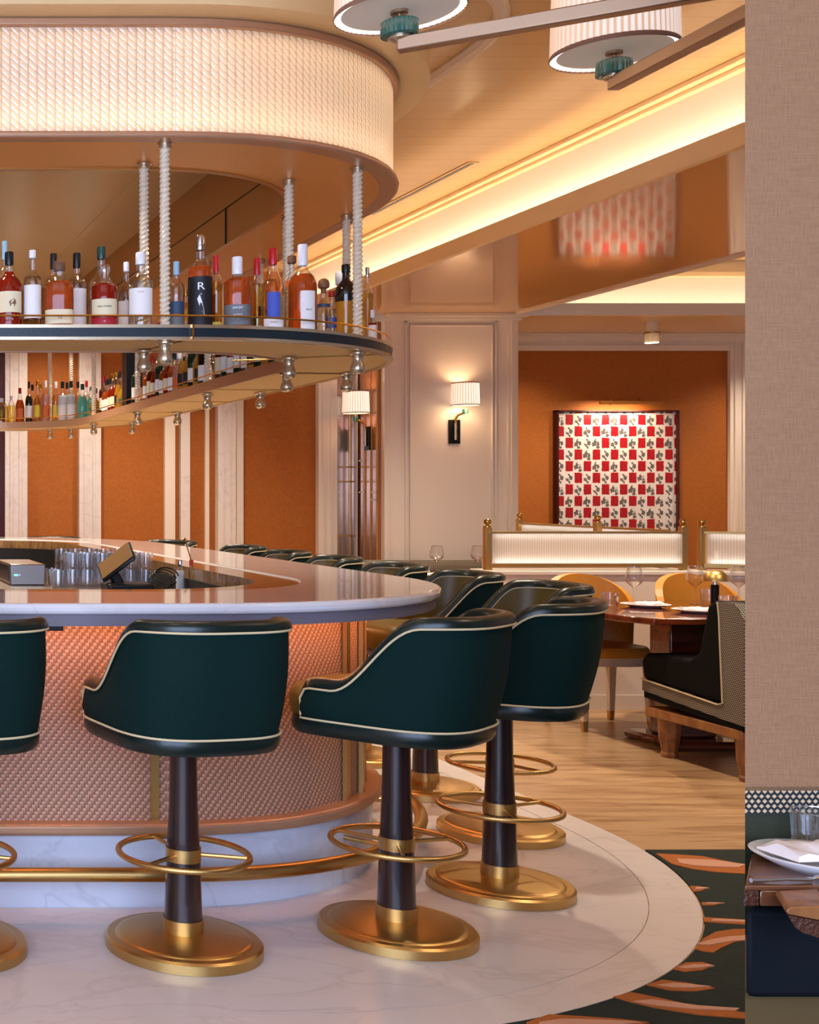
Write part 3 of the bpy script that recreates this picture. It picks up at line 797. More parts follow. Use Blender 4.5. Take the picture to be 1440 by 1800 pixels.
    # lower leather band + underside (closed all the way round)
    M2 = 80; pts = [superpt(2 * PI * k / M2, HW, HD, P0) for k in range(M2)]
    prof = [(0.90, ZB - 0.030), (0.975, ZB - 0.026), (1.01, ZB - 0.012), (1.015, ZB + 0.008), (1.0, ZB + 0.024), (0.93, ZB + 0.03)]
    mb = MB().grid([[(p[0] * s, p[1] * s, z) for p in pts] for s, z in prof], True)
    mb.add([(p[0] * .90, p[1] * .90, ZB - 0.03) for p in pts], [tuple(range(M2))])
    mb.build('seat_band', M['teal_leather'], t, smooth=True)
    MB().lathe([(0.075, .64), (.075, .6375 + .005)], 24).build('mounting_plate', M['black_metal'], t)
    # cushion
    pts = []
    for k in range(M2):
        x, y = superpt(2 * PI * k / M2, HW - 0.045, HD + 0.012, 3.6); pts.append((x, y + 0.018))
    # front of the cushion spreads out to the full width
    pts = [(x * (1 + 0.17 * smooth01((y - 0.12) / 0.12)), y) for x, y in pts]
    prof = [(0.9, ZB + 0.01), (0.99, ZB + 0.02), (1.02, ZB + 0.05), (1.02, ZB + 0.085), (0.99, ZB + 0.108), (0.93, ZB + 0.12), (0.7, ZB + 0.128), (0.3, ZB + 0.132)]
    mb = MB().grid([[(p[0] * s, p[1] * s, z) for p in pts] for s, z in prof], True)
    mb.add([(p[0] * .3, p[1] * .3, ZB + .132) for p in pts], [tuple(range(M2))])
    cu = mb.build('seat_cushion', M['olive_leather'], t, smooth=True)
    # cream piping: rim, lower hem, arm fronts (outside) and the inside of the back
    top = [P(i, 0.006, topz(i) - 0.036) for i in range(K + 1)]
    lo = [P(i, 0.005, ZB + 0.024) for i in range(K + 1)]
    def col(i):
        zt = topz(i) - 0.036; return [P(i, 0.004, ZB + 0.024 + (zt - ZB - 0.024) * q / 6) for q in range(7)]
    loop = top + list(reversed(col(K)))[1:-1] + list(reversed(lo)) + col(0)[1:-1]
    MB().tube(loop, 0.0036, True, 6).build('piping', M['piping'], t, smooth=True)
    ins = [P(i, -TH - 0.002, topz(i) - 0.036) for i in range(2, K - 1)]
    MB().tube(ins, 0.003, False, 6).build('inner_piping', M['piping'], t, smooth=True)
    return t
proto = make_stool()
R = math.radians
stools = [
    (0.40, 3.86, 12, 'leftmost green bar stool at the front of the bar, half out of frame'),
    (1.118, 3.86, 12, 'green bar stool seen squarely from behind in front of the marble counter'),
    (1.831, 3.98, 42, 'green bar stool seen from its side at the rounded corner of the bar'),
    (2.403, 4.43, 50, 'green bar stool whose back rises right of the side-on stool'),
    (2.80, 5.16, 84, 'bar stool turned to show its olive seat back, nearest of those'),
    (2.85, 5.90, 84, 'bar stool with olive seat visible just behind the end of the counter'),
    (2.85, 6.62, 86, 'bar stool back poking above the counter beside the wine glasses'),
    (2.85, 7.40, 86, 'bar stool back in front of the amber mirrored panel'),
    (2.84, 8.14, 88, 'bar stool back in front of the widest orange wall panel'),
    (2.84, 8.95, 92, 'bar stool back next to the grey marble pilaster'),
    (2.62, 9.85, 118, 'bar stool back at the far rounded corner of the bar'),
    (1.98, 10.58, 176, 'dark bar stool back barely showing over the far side of the counter'),
]
for i, (x, y, a, lab) in enumerate(stools):
    s = proto if i == 0 else copy_tree(proto)
    s.location = (x, y, 0.0035); s.rotation_euler = (0, 0, R(a)); tag(s, lab, 'bar stool', 'green upholstered stools around the bar')

# ================================================================== CANOPY, SHELF, RODS
t = thing('bar_canopy', 'oval canopy of glowing moulded glass hanging over the bar', 'canopy', (0, 0, 0))
band(0.168, 0.195, 2.609, 2.958, 'glass_panel', M['canopy_glass'], t, smooth=True)
band(0.148, 0.215, 2.586, 2.609, 'bottom_trim', M['rose_trim'], t, smooth=True, bevel=0.008, seg=3)
band(0.148, 0.215, 2.958, 2.985, 'top_trim', M['rose_trim'], t, smooth=True, bevel=0.006, seg=3)
band(0.215, 0.558, 2.590, 2.605, 'underside', M['gold_soffit'], t)
band(0.262, 0.275, 2.605, 2.98, 'backing', M['white_lining'], t, smooth=True)
band(0.228, 0.240, 2.607, 2.613, 'lower_light_strip', M['led'], t)
band(0.228, 0.236, 2.975, 2.977, 'upper_light_strip', M['led'], t)
band(0.548, 0.568, 2.583, 2.985, 'inner_face', M['copper_panel'], t, smooth=True)
band(0.565, 0.570, 2.749, 2.755, 'panel_joint', M['black_metal'], t)
MB().box(1.907, 1.913, 5.9, 5.906, 2.583, 2.752).build('panel_joint', M['black_metal'], t)

ZS = 1.917
t = thing('hanging_bottle_shelf', 'oval gold shelf hanging under the canopy, carrying the bottles', 'shelf')
band(0.176, 0.545, ZS + 0.006, ZS + 0.046, 'deck', M['perf'], t)
band(0.172, 0.181, ZS + 0.010, ZS + 0.040, 'edge_band', M['dark_edge'], t, smooth=True)
mb = MB().ring(outline(0.168), outline(0.19), ZS, ZS + 0.010).ring(outline(0.168), outline(0.19), ZS + 0.040, ZS + 0.051)
mb.build('edge_trim', M['nickel'], t, smooth=True)
MB().ring(outline(0.54), outline(0.552), ZS, ZS + 0.052).build('inner_edge', M['rose_trim'], t, smooth=True)
band(0.19, 0.54, ZS + 0.0455, ZS + 0.0475, 'shelf_lining', M['gold_soffit'], t)
mb = MB().tube([(x, y, ZS + 0.082) for x, y in outline(0.180, 20)], 0.0035, True, 6).tube([(x, y, ZS + 0.082) for x, y in outline(0.545, 20)], 0.0035, True, 6)
mb.build('gallery_rail', M['rail'], t, smooth=True)
# seams across the underside
seams = [((1.235, 4.168), (1.165, 4.54)), ((2.10, 4.62), (1.60, 4.86)), ((2.30, 5.38), (1.94, 5.34)), ((2.305, 6.2), (1.94, 6.2)), ((2.305, 7.0), (1.94, 7.0)), ((2.305, 7.9), (1.94, 7.9)), ((2.305, 8.8), (1.94, 8.8))]
for a, b in seams:
    MB().tube([(a[0], a[1], ZS + 0.004), (b[0], b[1], ZS + 0.004)], 0.004, seg=6).build('seam_bead', M['brass'], t)
# brass pin on the shelf edge
MB().box(1.236, 1.242, 4.162, 4.17, ZS + 0.002, ZS + 0.052).build('edge_pin', M['brass_polished'], t)

def make_rod():
    t = thing('twisted_glass_rod', '', 'rod')
    mb = MB(); Z0, Z1 = ZS + 0.05, 2.575; n = 190; seg = 18; rows = []
    for i in range(n + 1):
        z = Z0 + (Z1 - Z0) * i / n; ph = i * 0.40; r = []
        for k in range(seg):
            a = 2 * PI * k / seg; rr = 0.0152 + 0.0028 * math.cos(3 * (a - ph)); r.append((rr * math.cos(a), rr * math.sin(a), z))
        rows.append(r)
    mb.grid(rows, True).build('twisted_shaft', M['rope_rod'], t, smooth=True)
    MB().lathe([(0.021, Z1 - 0.005), (0.021, Z1 + 0.009), (0.025, Z1 + 0.009), (0.025, 2.588)], 20).build('collar', M['nickel'], t, smooth=True)
    MB().lathe([(0.028, 0.0), (.028, -.006), (.021, -.010), (.0175, -.02), (.0165, -.03), (.023, -.045), (.026, -.058), (.0235, -.070), (.014, -.078), (0.002, -.08)], 20, (0, 0, ZS)).build('finial', M['nickel'], t, smooth=True)
    return t
rp = make_rod()
rods = [(1.163, 4.23, 'twisted glass rod at the front edge of the shelf beside the tall dark bottle'), (1.160, 4.49, 'twisted glass rod just behind the front pair, left of it'),
        (1.77, 4.73, 'twisted glass rod on the inner edge behind the brown-capped bottle'), (1.950, 4.545, 'twisted glass rod at the shelf corner beside the dark sculpted bottle'),
        (2.24, 5.33, 'twisted glass rod on the outer edge behind the shelf corner'), (1.985, 5.33, 'twisted glass rod half hidden behind the inner corner rod'),
        (2.23, 6.35, 'twisted glass rod on the outer right side, third from the corner'), (1.985, 6.42, 'twisted glass rod on the inner right side near the shelf bend'),
        (2.24, 7.86, 'twisted glass rod on the far outer right side of the shelf'), (1.985, 7.84, 'twisted glass rod standing among the dark bottles'),
        (2.24, 9.0, 'outermost twisted glass rod before the far shelf corner'), (1.985, 9.1, 'twisted glass rod at the inner far corner beside the turquoise bottle'),
        (1.81, 9.88, 'twisted glass rod among the pale bottles on the far shelf'), (1.95, 9.75, 'rearmost twisted glass rod behind the black-capped bottles')]
for i, (x, y, lab) in enumerate(rods):
    o = rp if i == 0 else copy_tree(rp)
    o.location = (x, y, 0); tag(o, lab, 'rod', 'twisted glass rods carrying the bottle shelf')

# ================================================================== BOTTLES
def bottle_mat(name, c, tr=0.55, rough=0.06):
    return mat(name, c, rough, trans=tr, coat=0.3, ior=1.3)
LQ = {'amber': bottle_mat('amber_spirit', 'c8541a'), 'red': bottle_mat('red_amber_spirit', 'a8240e'), 'gold': bottle_mat('golden_spirit', 'd89a30'),
      'dark': mat('near_black_bottle', '120a0a', 0.1, coat=0.5), 'brown': bottle_mat('brown_spirit', '5c1f0e', 0.4), 'pale': thin_glass('pale_yellow_spirit', 'f0dc98', .7),
      'clear': thin_glass('clear_spirit', 'e8e2d4', .8), 'green': bottle_mat('turquoise_glass', '6fc9b4', 0.5), 'deepgreen': bottle_mat('deep_green_glass', '1f3a28', 0.4),
      'blue': bottle_mat('pale_blue_spirit', 'a9cfe0', 0.6), 'frost': mat('frosted_glass', 'dcdcd6', 0.5, trans=0.3), 'pink': bottle_mat('pink_spirit', 'e0a090', 0.5)}
CP = {'black': M['black'], 'white': M['china'], 'red': mat('red_cap', 'b3161c', 0.3), 'gold': M['brass_polished'], 'silver': M['silver'],
      'brown': mat('cork_cap', '6a4630', 0.6), 'green': mat('dark_green_cap', '1e3a32', 0.3), 'blue': mat('blue_cap', '8fb6cc', 0.3), 'wood': mat('wood_stopper', '7a4c2a', 0.5), 'clear': M['glass']}
LB = {'white': mat('white_paper_label', 'e9e4dc', 0.7), 'cream': mat('cream_paper_label', 'e2d3ac', 0.7), 'red': mat('red_paper_label', 'a8202c', 0.6),
      'black': mat('black_paper_label', '121214', 0.6), 'blue': mat('blue_paper_label', '3c4fa8', 0.6), 'grey': mat('grey_paper_label', '6a6a6a', 0.6),
      'orange': mat('orange_paper_label', 'c8602a', 0.6), 'navy': mat('navy_paper_label', '2a4058', 0.6), 'yellow': mat('yellow_paper_label', 'e0c040', 0.6), 'green': mat('green_paper_label', '4a5a2a', 0.6)}
INK = {'black': mat('black_ink', '141214', 0.6), 'red': mat('red_ink', 'b03028', 0.6), 'white': mat('white_ink', 'e8e8ea', 0.6), 'gold': mat('gold_ink', 'b08a40', 0.5), 'brown': mat('brown_ink', '7a5a40', 0.6)}
PROF = {   # (radius factor, height factor)
    'bourbon': [(.9, 0), (1, .02), (1, .50), (.97, .56), (.80, .63), (.50, .685), (.34, .73), (.30, .78), (.30, .97)],
    'tall': [(.9, 0), (1, .015), (1, .60), (.93, .655), (.60, .70), (.38, .735), (.34, .77), (.34, .97)],
    'slope': [(.9, 0), (1, .02), (1, .45), (.88, .55), (.6, .66), (.40, .75), (.32, .82), (.32, .97)],
    'flask': [(.92, 0), (1, .03), (1, .58), (.95, .66), (.7, .70), (.42, .72), (.36, .74), (.36, .97)],
    'round': [(.8, 0), (.98, .08), (1, .25), (.96, .42), (.7, .55), (.42, .62), (.36, .68), (.36, .97)],
    'waist': [(.9, 0), (.92, .02), (.80, .30), (.86, .45), (1.0, .60), (.95, .68), (.6, .76), (.34, .80), (.30, .84), (.30, .97)],
    'slim': [(.9, 0), (1, .01), (1, .62), (.9, .68), (.55, .76), (.45, .80), (.45, .97)],
    'dome': [(.9, 0), (1, .02), (1, .55), (.92, .68), (.6, .80), (.3, .86), (.3, .97)],
}
def prof_r(pr, t):
    for (r0, z0), (r1, z1) in zip(pr, pr[1:]):
        if z0 <= t <= z1: return r0 + (r1 - r0) * (t - z0) / max(1e-9, z1 - z0)
    return pr[-1][0]
def patch(mb, R, z0, z1, a, p=2.0, off=0.0006, a0=0.0, n=12, wav=0):
    rows = []; n = max(n, int(a * 18))
    for j in range(2):
        r = []
        for i in range(n + 1):
            t = -a + 2 * a * i / n + a0 - PI / 2; ca, sa = math.cos(t), math.sin(t)
            q = 1.0 if p == 2.0 else 1.0 / ((abs(ca) ** p + abs(sa) ** p) ** (1 / p))
            rr = R * q + off; z = (z0 if j == 0 else z1) + wav * math.sin(i * 1.3) * (1 if j else 0)
            r.append((rr * ca, rr * sa, z))
        rows.append(r)
    return mb.grid(rows)
def make_bottle(R, h, kind='bourbon', liq='amber', fill=0.66, cap='black', caph=0.16, capr=1.12, labels=(), p=2.0, texts=(), body2=None, seg=24, name='liquor_bottle'):
    pr = PROF[kind]
    P = []
    for i, (r, z) in enumerate(pr):
        P.append((r * R, z * h))
    lo = []; hi = []
    for r, z in P:
        (lo if z <= fill * h else hi).append((r, z))
    rf = prof_r(pr, fill) * R
    mb = MB(); mb.m = 0; mb.lathe(lo + [(rf, fill * h)], seg, p=p); mb.m = 1
    mb.lathe([(rf, fill * h)] + hi, seg, p=p, caps=False)
    b = mb.build(name, [LQ[liq], M['glass'] if not body2 else LQ[body2]], smooth=True)
    nr = pr[-1][0] * R
    c0 = h * (1 - caph)
    if cap == 'ball':
        MB().lathe([(.002, 0), (nr * .9, 0), (nr * .9, .012), (nr * 1.9, .018), (nr * 2.1, .03), (nr * 1.7, .043), (nr * .8, .05), (.001, .051)], 18, (0, 0, h - .05)).build('cap', CP['wood'], b, smooth=True)
    else:
        MB().lathe([(nr * capr * .98, 0), (nr * capr, .002), (nr * capr, h - c0 - .003), (nr * capr * .9, h - c0), (.0005, h - c0)], 18, (0, 0, c0), caps=False).build('cap', CP[cap], b, smooth=True)
    for (m, z0, z1, ang, *rest) in labels:
        a0 = rest[0] if rest else 0.0
        zz = (z0 + z1) / 2
        rr = max(prof_r(pr, z0), prof_r(pr, z1)) * R
        lm = MB(); patch(lm, rr, z0 * h, z1 * h, ang, p, 0.0008, a0)
        l = lm.build('label', LB[m], b, recalc=False, smooth=True)
        for tx in texts:
            if tx[0] == zz or (z0 <= tx[2] <= z1):
                body, size, tz, ink = tx[0], tx[1], tx[2], tx[3]
                if isinstance(body, str):
                    text_mesh(body, size, 'lettering', INK[ink], l, (0, 0, tz * h), rot=(PI / 2, 0, a0), bend=rr + 0.0022, xs=tx[4] if len(tx) > 4 else 1.0)
    for tx in texts:
        if not any(z0 <= tx[2] <= z1 for _, z0, z1, *_ in labels):
            text_mesh(tx[0], tx[1], 'lettering', INK[tx[3]], b, (0, 0, tx[2] * h), bend=prof_r(pr, tx[2]) * R + 0.002, xs=tx[4] if len(tx) > 4 else 1.0)
    return b
DECK = ZS + 0.0476
def row_pos(pxx, d):
    s = (pxx + 315) / 2200.0; Y = 4 + d; X = s * Y
    if X > 1.18:
        R = 1.3 - d; a = 1 + s * s; b = -2 * (1.18 * s + 5.3); c = 1.18 ** 2 + 5.3 ** 2 - R * R
        D = b * b - 4 * a * c
        Y = (-b - math.sqrt(D)) / (2 * a) if D > 0 else -b / (2 * a); X = s * Y
    return X, Y
LAB = 'paper'
top_row = [
 # px, width px, top y, row inset, kwargs, label
 (16, 46, 443, .27, dict(kind='bourbon', liq='red', fill=.74, cap='black', caph=.17, labels=[('cream', .20, .47, 1.1)], texts=[('BUFFALO', .0085, .16, 'white'), ('TRACE', .0085, .11, 'white')]), 'red amber bourbon bottle with cream bison label at the left edge of the shelf'),
 (8, 24, 424, .42, dict(kind='tall', liq='clear', fill=.6, cap='blue', caph=.2), 'tall clear bottle with pale blue cap behind the bison bottle'),
 (57, 31, 440, .27, dict(kind='tall', liq='clear', cap='white', caph=.10, labels=[('white', .13, .55, 1.2)], texts=[('', .01, .3, 'black')]), 'clear bottle with tall blank white label right of the bison bottle'),
 (94, 30, 446, .40, dict(kind='tall', liq='pale', cap='black', caph=.19, labels=[('white', .1, .5, 1.2)]), 'black capped bottle mostly hidden behind the orange bourbon bottle'),
 (104, 50, 460, .27, dict(kind='flask', liq='amber', fill=.7, cap='brown', caph=.14, capr=1.15, p=3.0, labels=[('cream', .06, .27, 1.15)], texts=[('10', .016, .15, 'red')]), 'orange amber flask bottle with cream label low down reading 10'),
 (135, 34, 445, .40, dict(kind='tall', liq='clear', cap='black', caph=.18, labels=[('white', .08, .55, 1.2)]), 'clear bottle with black cap and white label behind the flask bottle'),
 (178, 44, 434, .41, dict(kind='bourbon', liq='clear', fill=.55, cap='green', caph=.14), 'clear bottle with dark green cap behind the red labelled bottle'),
 (183, 46, 466, .27, dict(kind='flask', liq='red', fill=.70, cap='clear', caph=.12, capr=1.3, labels=[('cream', .20, .45, 1.15), ('red', .03, .165, 1.15)], texts=[('WILD TURKEY', .0075, .33, 'black', 1.0), ('101', .006, .10, 'white')]), 'red whiskey bottle with cream label over a red band'),
 (222, 30, 461, .40, dict(kind='bourbon', liq='clear', cap='white', caph=.13, labels=[('white', .1, .45, 1.1)]), 'clear bottle with white cap left of the wide white labelled bottle'),
 (247, 42, 444, .27, dict(kind='tall', liq='clear', fill=.7, cap='white', caph=.16, capr=1.2, labels=[('white', .16, .52, 1.2)], texts=[('* * *', .010, .46, 'red')]), 'wide clear bottle with white label beside the front glass rod'),
 (310, 27, 460, .27, dict(kind='tall', liq='clear', cap='blue', caph=.2, labels=[('navy', .22, .40, 1.2), ('grey', .04, .2, 1.2)]), 'clear bottle with navy label between glass rod and black bottle'),
 (327, 16, 504, .36, dict(kind='round', liq='pale', cap='gold', caph=.2), 'small pale bottle with gold top beside the tall black bottle'),
 (352, 41, 414, .27, dict(kind='tall', liq='amber', fill=.66, cap='silver', caph=.155, labels=[('black', .015, .55, 3.1)], texts=[('R', .036, .44, 'white', 1.25), ('10', .007, .36, 'white')]), 'tall amber bottle with black wrap, white script and silver cap'),
 (380, 20, 449, .31, dict(kind='slim', liq='pale', cap='red', caph=.24, labels=[('yellow', .03, .12, 1.2)]), 'slim pale bottle with red cap left of the grey labelled bourbon'),
 (417, 45, 452, .26, dict(kind='flask', liq='amber', fill=.70, cap='white', caph=.24, capr=1.12, p=2.6, labels=[('grey', .05, .33, 1.25)], texts=[("BAKER'S", .0115, .285, 'white'), ('BOURBON', .006, .19, 'white'), ('7', .006, .12, 'white')]), 'amber bourbon bottle with grey label and white neck wrap'),
 (452, 23, 454, .33, dict(kind='slim', liq='pale', cap='red', caph=.22, labels=[('white', .03, .10, 1.2)]), 'slim pale bottle with red cap left of the blue labelled bottle'),
 (480, 40, 437, .26, dict(kind='slope', liq='pale', fill=.62, cap='red', caph=.20, labels=[('blue', .16, .46, .55), ('white', .02, .145, .9)], texts=[('TEQUILA', .006, .10, 'gold')]), 'pale bottle with blue pictorial label and red cap'),
 (513, 22, 450, .38, dict(kind='slim', liq='clear', cap='brown', caph=.09, capr=1.5, labels=[('orange', .62, .70, 1.2)]), 'slim clear bottle with flat brown cap and orange neck band'),
 (532, 48, 430, .25, dict(kind='bourbon', liq='amber', fill=.66, cap='white', caph=.24, capr=1.15, labels=[('white', .03, .46, .55, .35)], texts=[('No 6', .009, .25, 'brown')]), 'rusty amber bottle with white label turned right and white neck'),
 (569, 27, 490, .27, dict(kind='round', liq='clear', cap='ball', labels=[('navy', .50, .56, 1.2)]), 'short clear bottle with round wooden stopper'),
 (584, 24, 512, .35, dict(kind='flask', liq='clear', cap='red', caph=.10, capr=1.4, labels=[('blue', .3, .5, 1.0)]), 'short clear bottle with small red cap between stopper bottle and dark bottle'),
 (600, 30, 478, .40, dict(kind='dome', liq='clear', cap='white', caph=.16, capr=2.2), 'clear bottle with white domed cap behind the dark sculpted bottle'),
 (608, 38, 465, .29, dict(kind='waist', liq='gold', fill=.52, cap='black', caph=.10, capr=1.25, body2='dark'), 'sculpted bottle, black above and golden below, at the shelf corner'),
 (646, 20, 470, .31, dict(kind='waist', liq='gold', fill=.68, cap='silver', caph=.12), 'narrow golden bottle right of the corner glass rod'),
 (655, 14, 545, .24, dict(kind='slim', liq='red', cap='white', caph=.2, labels=[('white', .1, .6, 1.3)]), 'small red bottle with white label at the right end of the shelf'),
]
for (cx, w, ty, d, kw, lab) in top_row:
    X, Y = row_pos(cx, d); Rb = w / 2 * Y / 2200.0
    h = CAM_Z + (870 - ty) * Y / 2200.0 - DECK
    kw = dict(kw); kw['texts'] = [t for t in kw.get('texts', ()) if t[0]]
    b = make_bottle(Rb, h, **kw)
    b.location = (X, Y, DECK); b.rotation_euler = (0, 0, -math.atan2(X, Y) * 0.8)
    tag(b, lab, 'bottle', 'spirit bottles along the front of the hanging shelf')
# bison drawing on the first label: a grey silhouette patch
def bison(b):
    pts = [(-.9, -.1), (-.75, .35), (-.3, .5), (.1, .8), (.5, .75), (.75, .4), (.85, .0), (.7, -.4), (.5, -.35), (.45, -.8), (.3, -.8), (.25, -.3), (-.3, -.2), (-.5, -.75), (-.65, -.75), (-.7, -.2)]
    for ch in b.children:
        if ch.name.startswith('label'):
            R = 0.0452; v = []
            for x, z in pts:
                a = x * 0.33 + .25; v.append((R * math.sin(a), -R * math.cos(a) - .0006, 0.085 + z * 0.017))
            MB().add(v, [tuple(range(len(v)))]).build('animal_emblem', INK['brown'], ch); return
for o in list(bpy.data.objects):
    if o.get('label', '').startswith('red amber bourbon bottle'): bison(o)
    if o.get('label', '').startswith('tall amber bottle with black wrap'):
        v = [(-.012, -.0, .10), (-.004, 0, .115), (.004, 0, .09), (.010, 0, .06), (.012, 0, .045), (.004, 0, .055), (-.006, 0, .08)]
        MB().add([(x, -math.sqrt(max(0, .0405 ** 2 - x * x)) - .0004, z) for x, y, z in v], [tuple(range(7))]).build('feather_emblem', INK['white'], o)

# ---- the far run of the shelf: right arm and back arm, seen through the gap
kinds = [
 (dict(kind='bourbon', liq='amber', cap='black', labels=[('white', .12, .42, 1.3)]), .036, .25, 'amber', 'black cap and white label'),
 (dict(kind='tall', liq='brown', cap='red', labels=[('cream', .15, .45, 1.3)]), .034, .28, 'brown', 'red cap and cream label'),
 (dict(kind='tall', liq='dark', cap='black', labels=[('white', .12, .40, 1.3)]), .036, .29, 'black', 'white label'),
 (dict(kind='slope', liq='red', cap='gold', labels=[('cream', .15, .4, 1.3)]), .038, .27, 'red', 'gold cap'),
 (dict(kind='flask', liq='clear', cap='silver', p=3.0, labels=[('white', .1, .5, 1.3)]), .036, .23, 'clear', 'silver cap and white label'),
 (dict(kind='round', liq='gold', cap='brown', labels=[('green', .2, .35, 1.3)]), .042, .22, 'golden', 'cork cap and green label'),
 (dict(kind='tall', liq='deepgreen', cap='black', labels=[('white', .15, .4, 1.3)]), .035, .30, 'dark green', 'black cap'),
 (dict(kind='flask', liq='pink', cap='white', labels=[('orange', .15, .4, 1.3)]), .036, .24, 'pink', 'white cap and orange label'),
 (dict(kind='tall', liq='frost', cap='black', labels=[('grey', .2, .35, 1.3)]), .036, .26, 'frosted', 'black cap'),
 (dict(kind='slope', liq='gold', cap='black', labels=[('black', .15, .4, 1.3)]), .034, .27, 'golden', 'black label'),
]
protos = []
for kw, R_, h, col, det in kinds:
    b = make_bottle(R_, h, seg=16, **kw); protos.append([b, R_, h, col, det, False])
rng = random.Random(11)
marks = [(9.45, 'at far corner'), (9.1, 'by far corner rods'), (8.6, 'beyond black carton'), (8.2, 'at black carton'), (7.8, 'near side of carton'),
         (7.3, 'right arm middle'), (6.8, 'between middle rods'), (6.4, 'at nearer inner rod'), (6.0, 'left of white carton'), (5.6, 'beside white carton')]
def where(y):
    return min(marks, key=lambda m: abs(m[0] - y))[1]
used = {}
def place_far(x, y, k, row, rz=None):
    b, R_, h, col, det, done = protos[k]
    o = b if not done else copy_tree(b); protos[k][5] = True
    o.location = (x, y, DECK); o.rotation_euler = (0, 0, rng.uniform(-.8, .2) if rz is None else rz)
    lab = '%s bottle with %s, %s row, %s' % (col, det, row, where(y))
    n = used.get(lab, 0); used[lab] = n + 1
    if n: lab = lab + ('', ', nearer', ', nearest', ', fourth', ', fifth')[n]
    tag(o, lab, 'bottle', 'spirit bottles along the far right arm of the hanging shelf')
y = 5.55
seq = []
while y < 9.3:
    if not (7.72 < y < 7.95 or 8.05 < y < 8.3 or 6.33 < y < 6.50 or 9.02 < y < 9.18):
        k = rng.choice([0, 1, 2, 3, 3, 4, 5, 6, 7, 9, 1, 2, 0, 9])
        place_far(2.02, y, k, 'inner')
    y += 0.094
y = 5.6
while y < 9.2:
    if not (6.27 < y < 6.43 or 7.78 < y < 7.94 or 8.92 < y < 9.08): place_far(2.14 + rng.uniform(-.008, .008), y, rng.choice([0, 1, 2, 4, 6, 8, 3]), 'outer')
    y += 0.11
# black carton and cut crystal decanter among them
c = tag(MB().box(-.055, .055, -.055, .055, 0, .40).build('bottle_carton', M['black'], bevel=.003), 'tall black gift carton standing among the far bottles', 'carton'); c.location = (2.035, 8.17, DECK)
d = tag(MB().box(-.05, .05, -.03, .03, 0, .30).build('bottle_carton', LB['white'], bevel=.003), 'white carton box near the shelf curve', 'carton'); d.location = (2.05, 5.44, DECK); 
# back arm: listed by place in the photo
back = [(2, 26, 700, 'dome', 'pale', 'white', None, 'large pale domed bottle at the left end of the back arm'),
        (20, 13, 696, 'dome', 'pale', 'white', None, 'large pale domed bottle left of the small amber red-capped one'),
        (35, 16, 682, 'slope', 'amber', 'red', 'orange', 'small amber bottle with red cap on the back arm'),
        (51, 13, 671, 'bourbon', 'dark', 'black', 'white', 'dark bottle with black cap right of the small amber one'),
        (66, 14, 669, 'round', 'pale', 'gold', 'yellow', 'pale yellow bottle with gold cap on the back arm'),
        (80, 14, 669, 'flask', 'pink', 'white', 'orange', 'pinkish bottle with pale cap beside the back glass rod'),
        (98, 11, 671, 'slim', 'pale', 'white', 'yellow', 'slim yellowish bottle with white cap beside the back glass rod'),
        (110, 17, 671, 'tall', 'frost', 'black', 'white', 'first frosted bottle with black cap beside the turquoise one'),
        (125, 16, 670, 'tall', 'frost', 'black', 'white', 'frosted bottle with black cap touching the turquoise bottle'),
        (145, 19, 675, 'slope', 'green', 'green', None, 'turquoise bottle on the bend of the far shelf'),
        (160, 15, 680, 'slope', 'green', 'silver', None, 'smaller turquoise bottle with silver cap near the far corner rod')]
def far_pos(cx, r):
    s = (cx + 315) / 2200; a = 1 + s * s; b = -2 * (1.18 * s + 9.1); c = 1.18 ** 2 + 9.1 ** 2 - r * r
    Y = (-b + math.sqrt(max(0, b * b - 4 * a * c))) / (2 * a); return s * Y, Y
for cx, w, ty, kd, lq, cp, lb, lab in back:
    X, Y = far_pos(cx, .90); R_ = w / 2 * Y / 2200; h = CAM_Z + (870 - ty) * Y / 2200 - DECK
    b = make_bottle(R_, h, kd, lq, cap=cp, caph=.16, seg=16, labels=[(lb, .12, .42, 1.2)] if lb else ())
    b.location = (X, Y, DECK); tag(b, lab, 'bottle', 'spirit bottles on the back arm of the hanging shelf')
rear = [(57, 'black'), (72, 'gold'), (88, 'white'), (118, 'black'), (137, 'black'), (152, 'red')]
for i, (cx, cp) in enumerate(rear):
    X, Y = far_pos(cx, 1.07)
    b = make_bottle(.03, .32, 'tall', 'clear', cap=cp, seg=14, caph=.15); b.location = (X, Y, DECK)
    tag(b, ('clear bottle with black cap in the rear row behind the dark one', 'clear bottle with gold cap in the rear row', 'clear bottle with white cap behind the pinkish one',
            'clear bottle with black cap behind the two frosted ones', 'clear bottle with black cap behind the turquoise one', 'clear bottle with red cap behind the turquoise one')[i], 'bottle', 'rear row of bottles on the back arm')

# ================================================================== BEHIND THE BAR
WZ = 0.93
t = thing('work_station', 'dark back bar work station inside the oval bar', 'work station', (0, 0, 0))
MB().box(-1.8, 1.55, 6.28, 7.7, 0.0, WZ - 0.03).build('body', M['void'], t)
MB().box(-1.85, 1.60, 6.25, 7.75, WZ - 0.03, WZ).build('worktop', M['steel'], t, bevel=.004)
def on(pxx, y, z=WZ):                                   # keep base y just hidden by the counter edge
    return px(pxx, y, z)
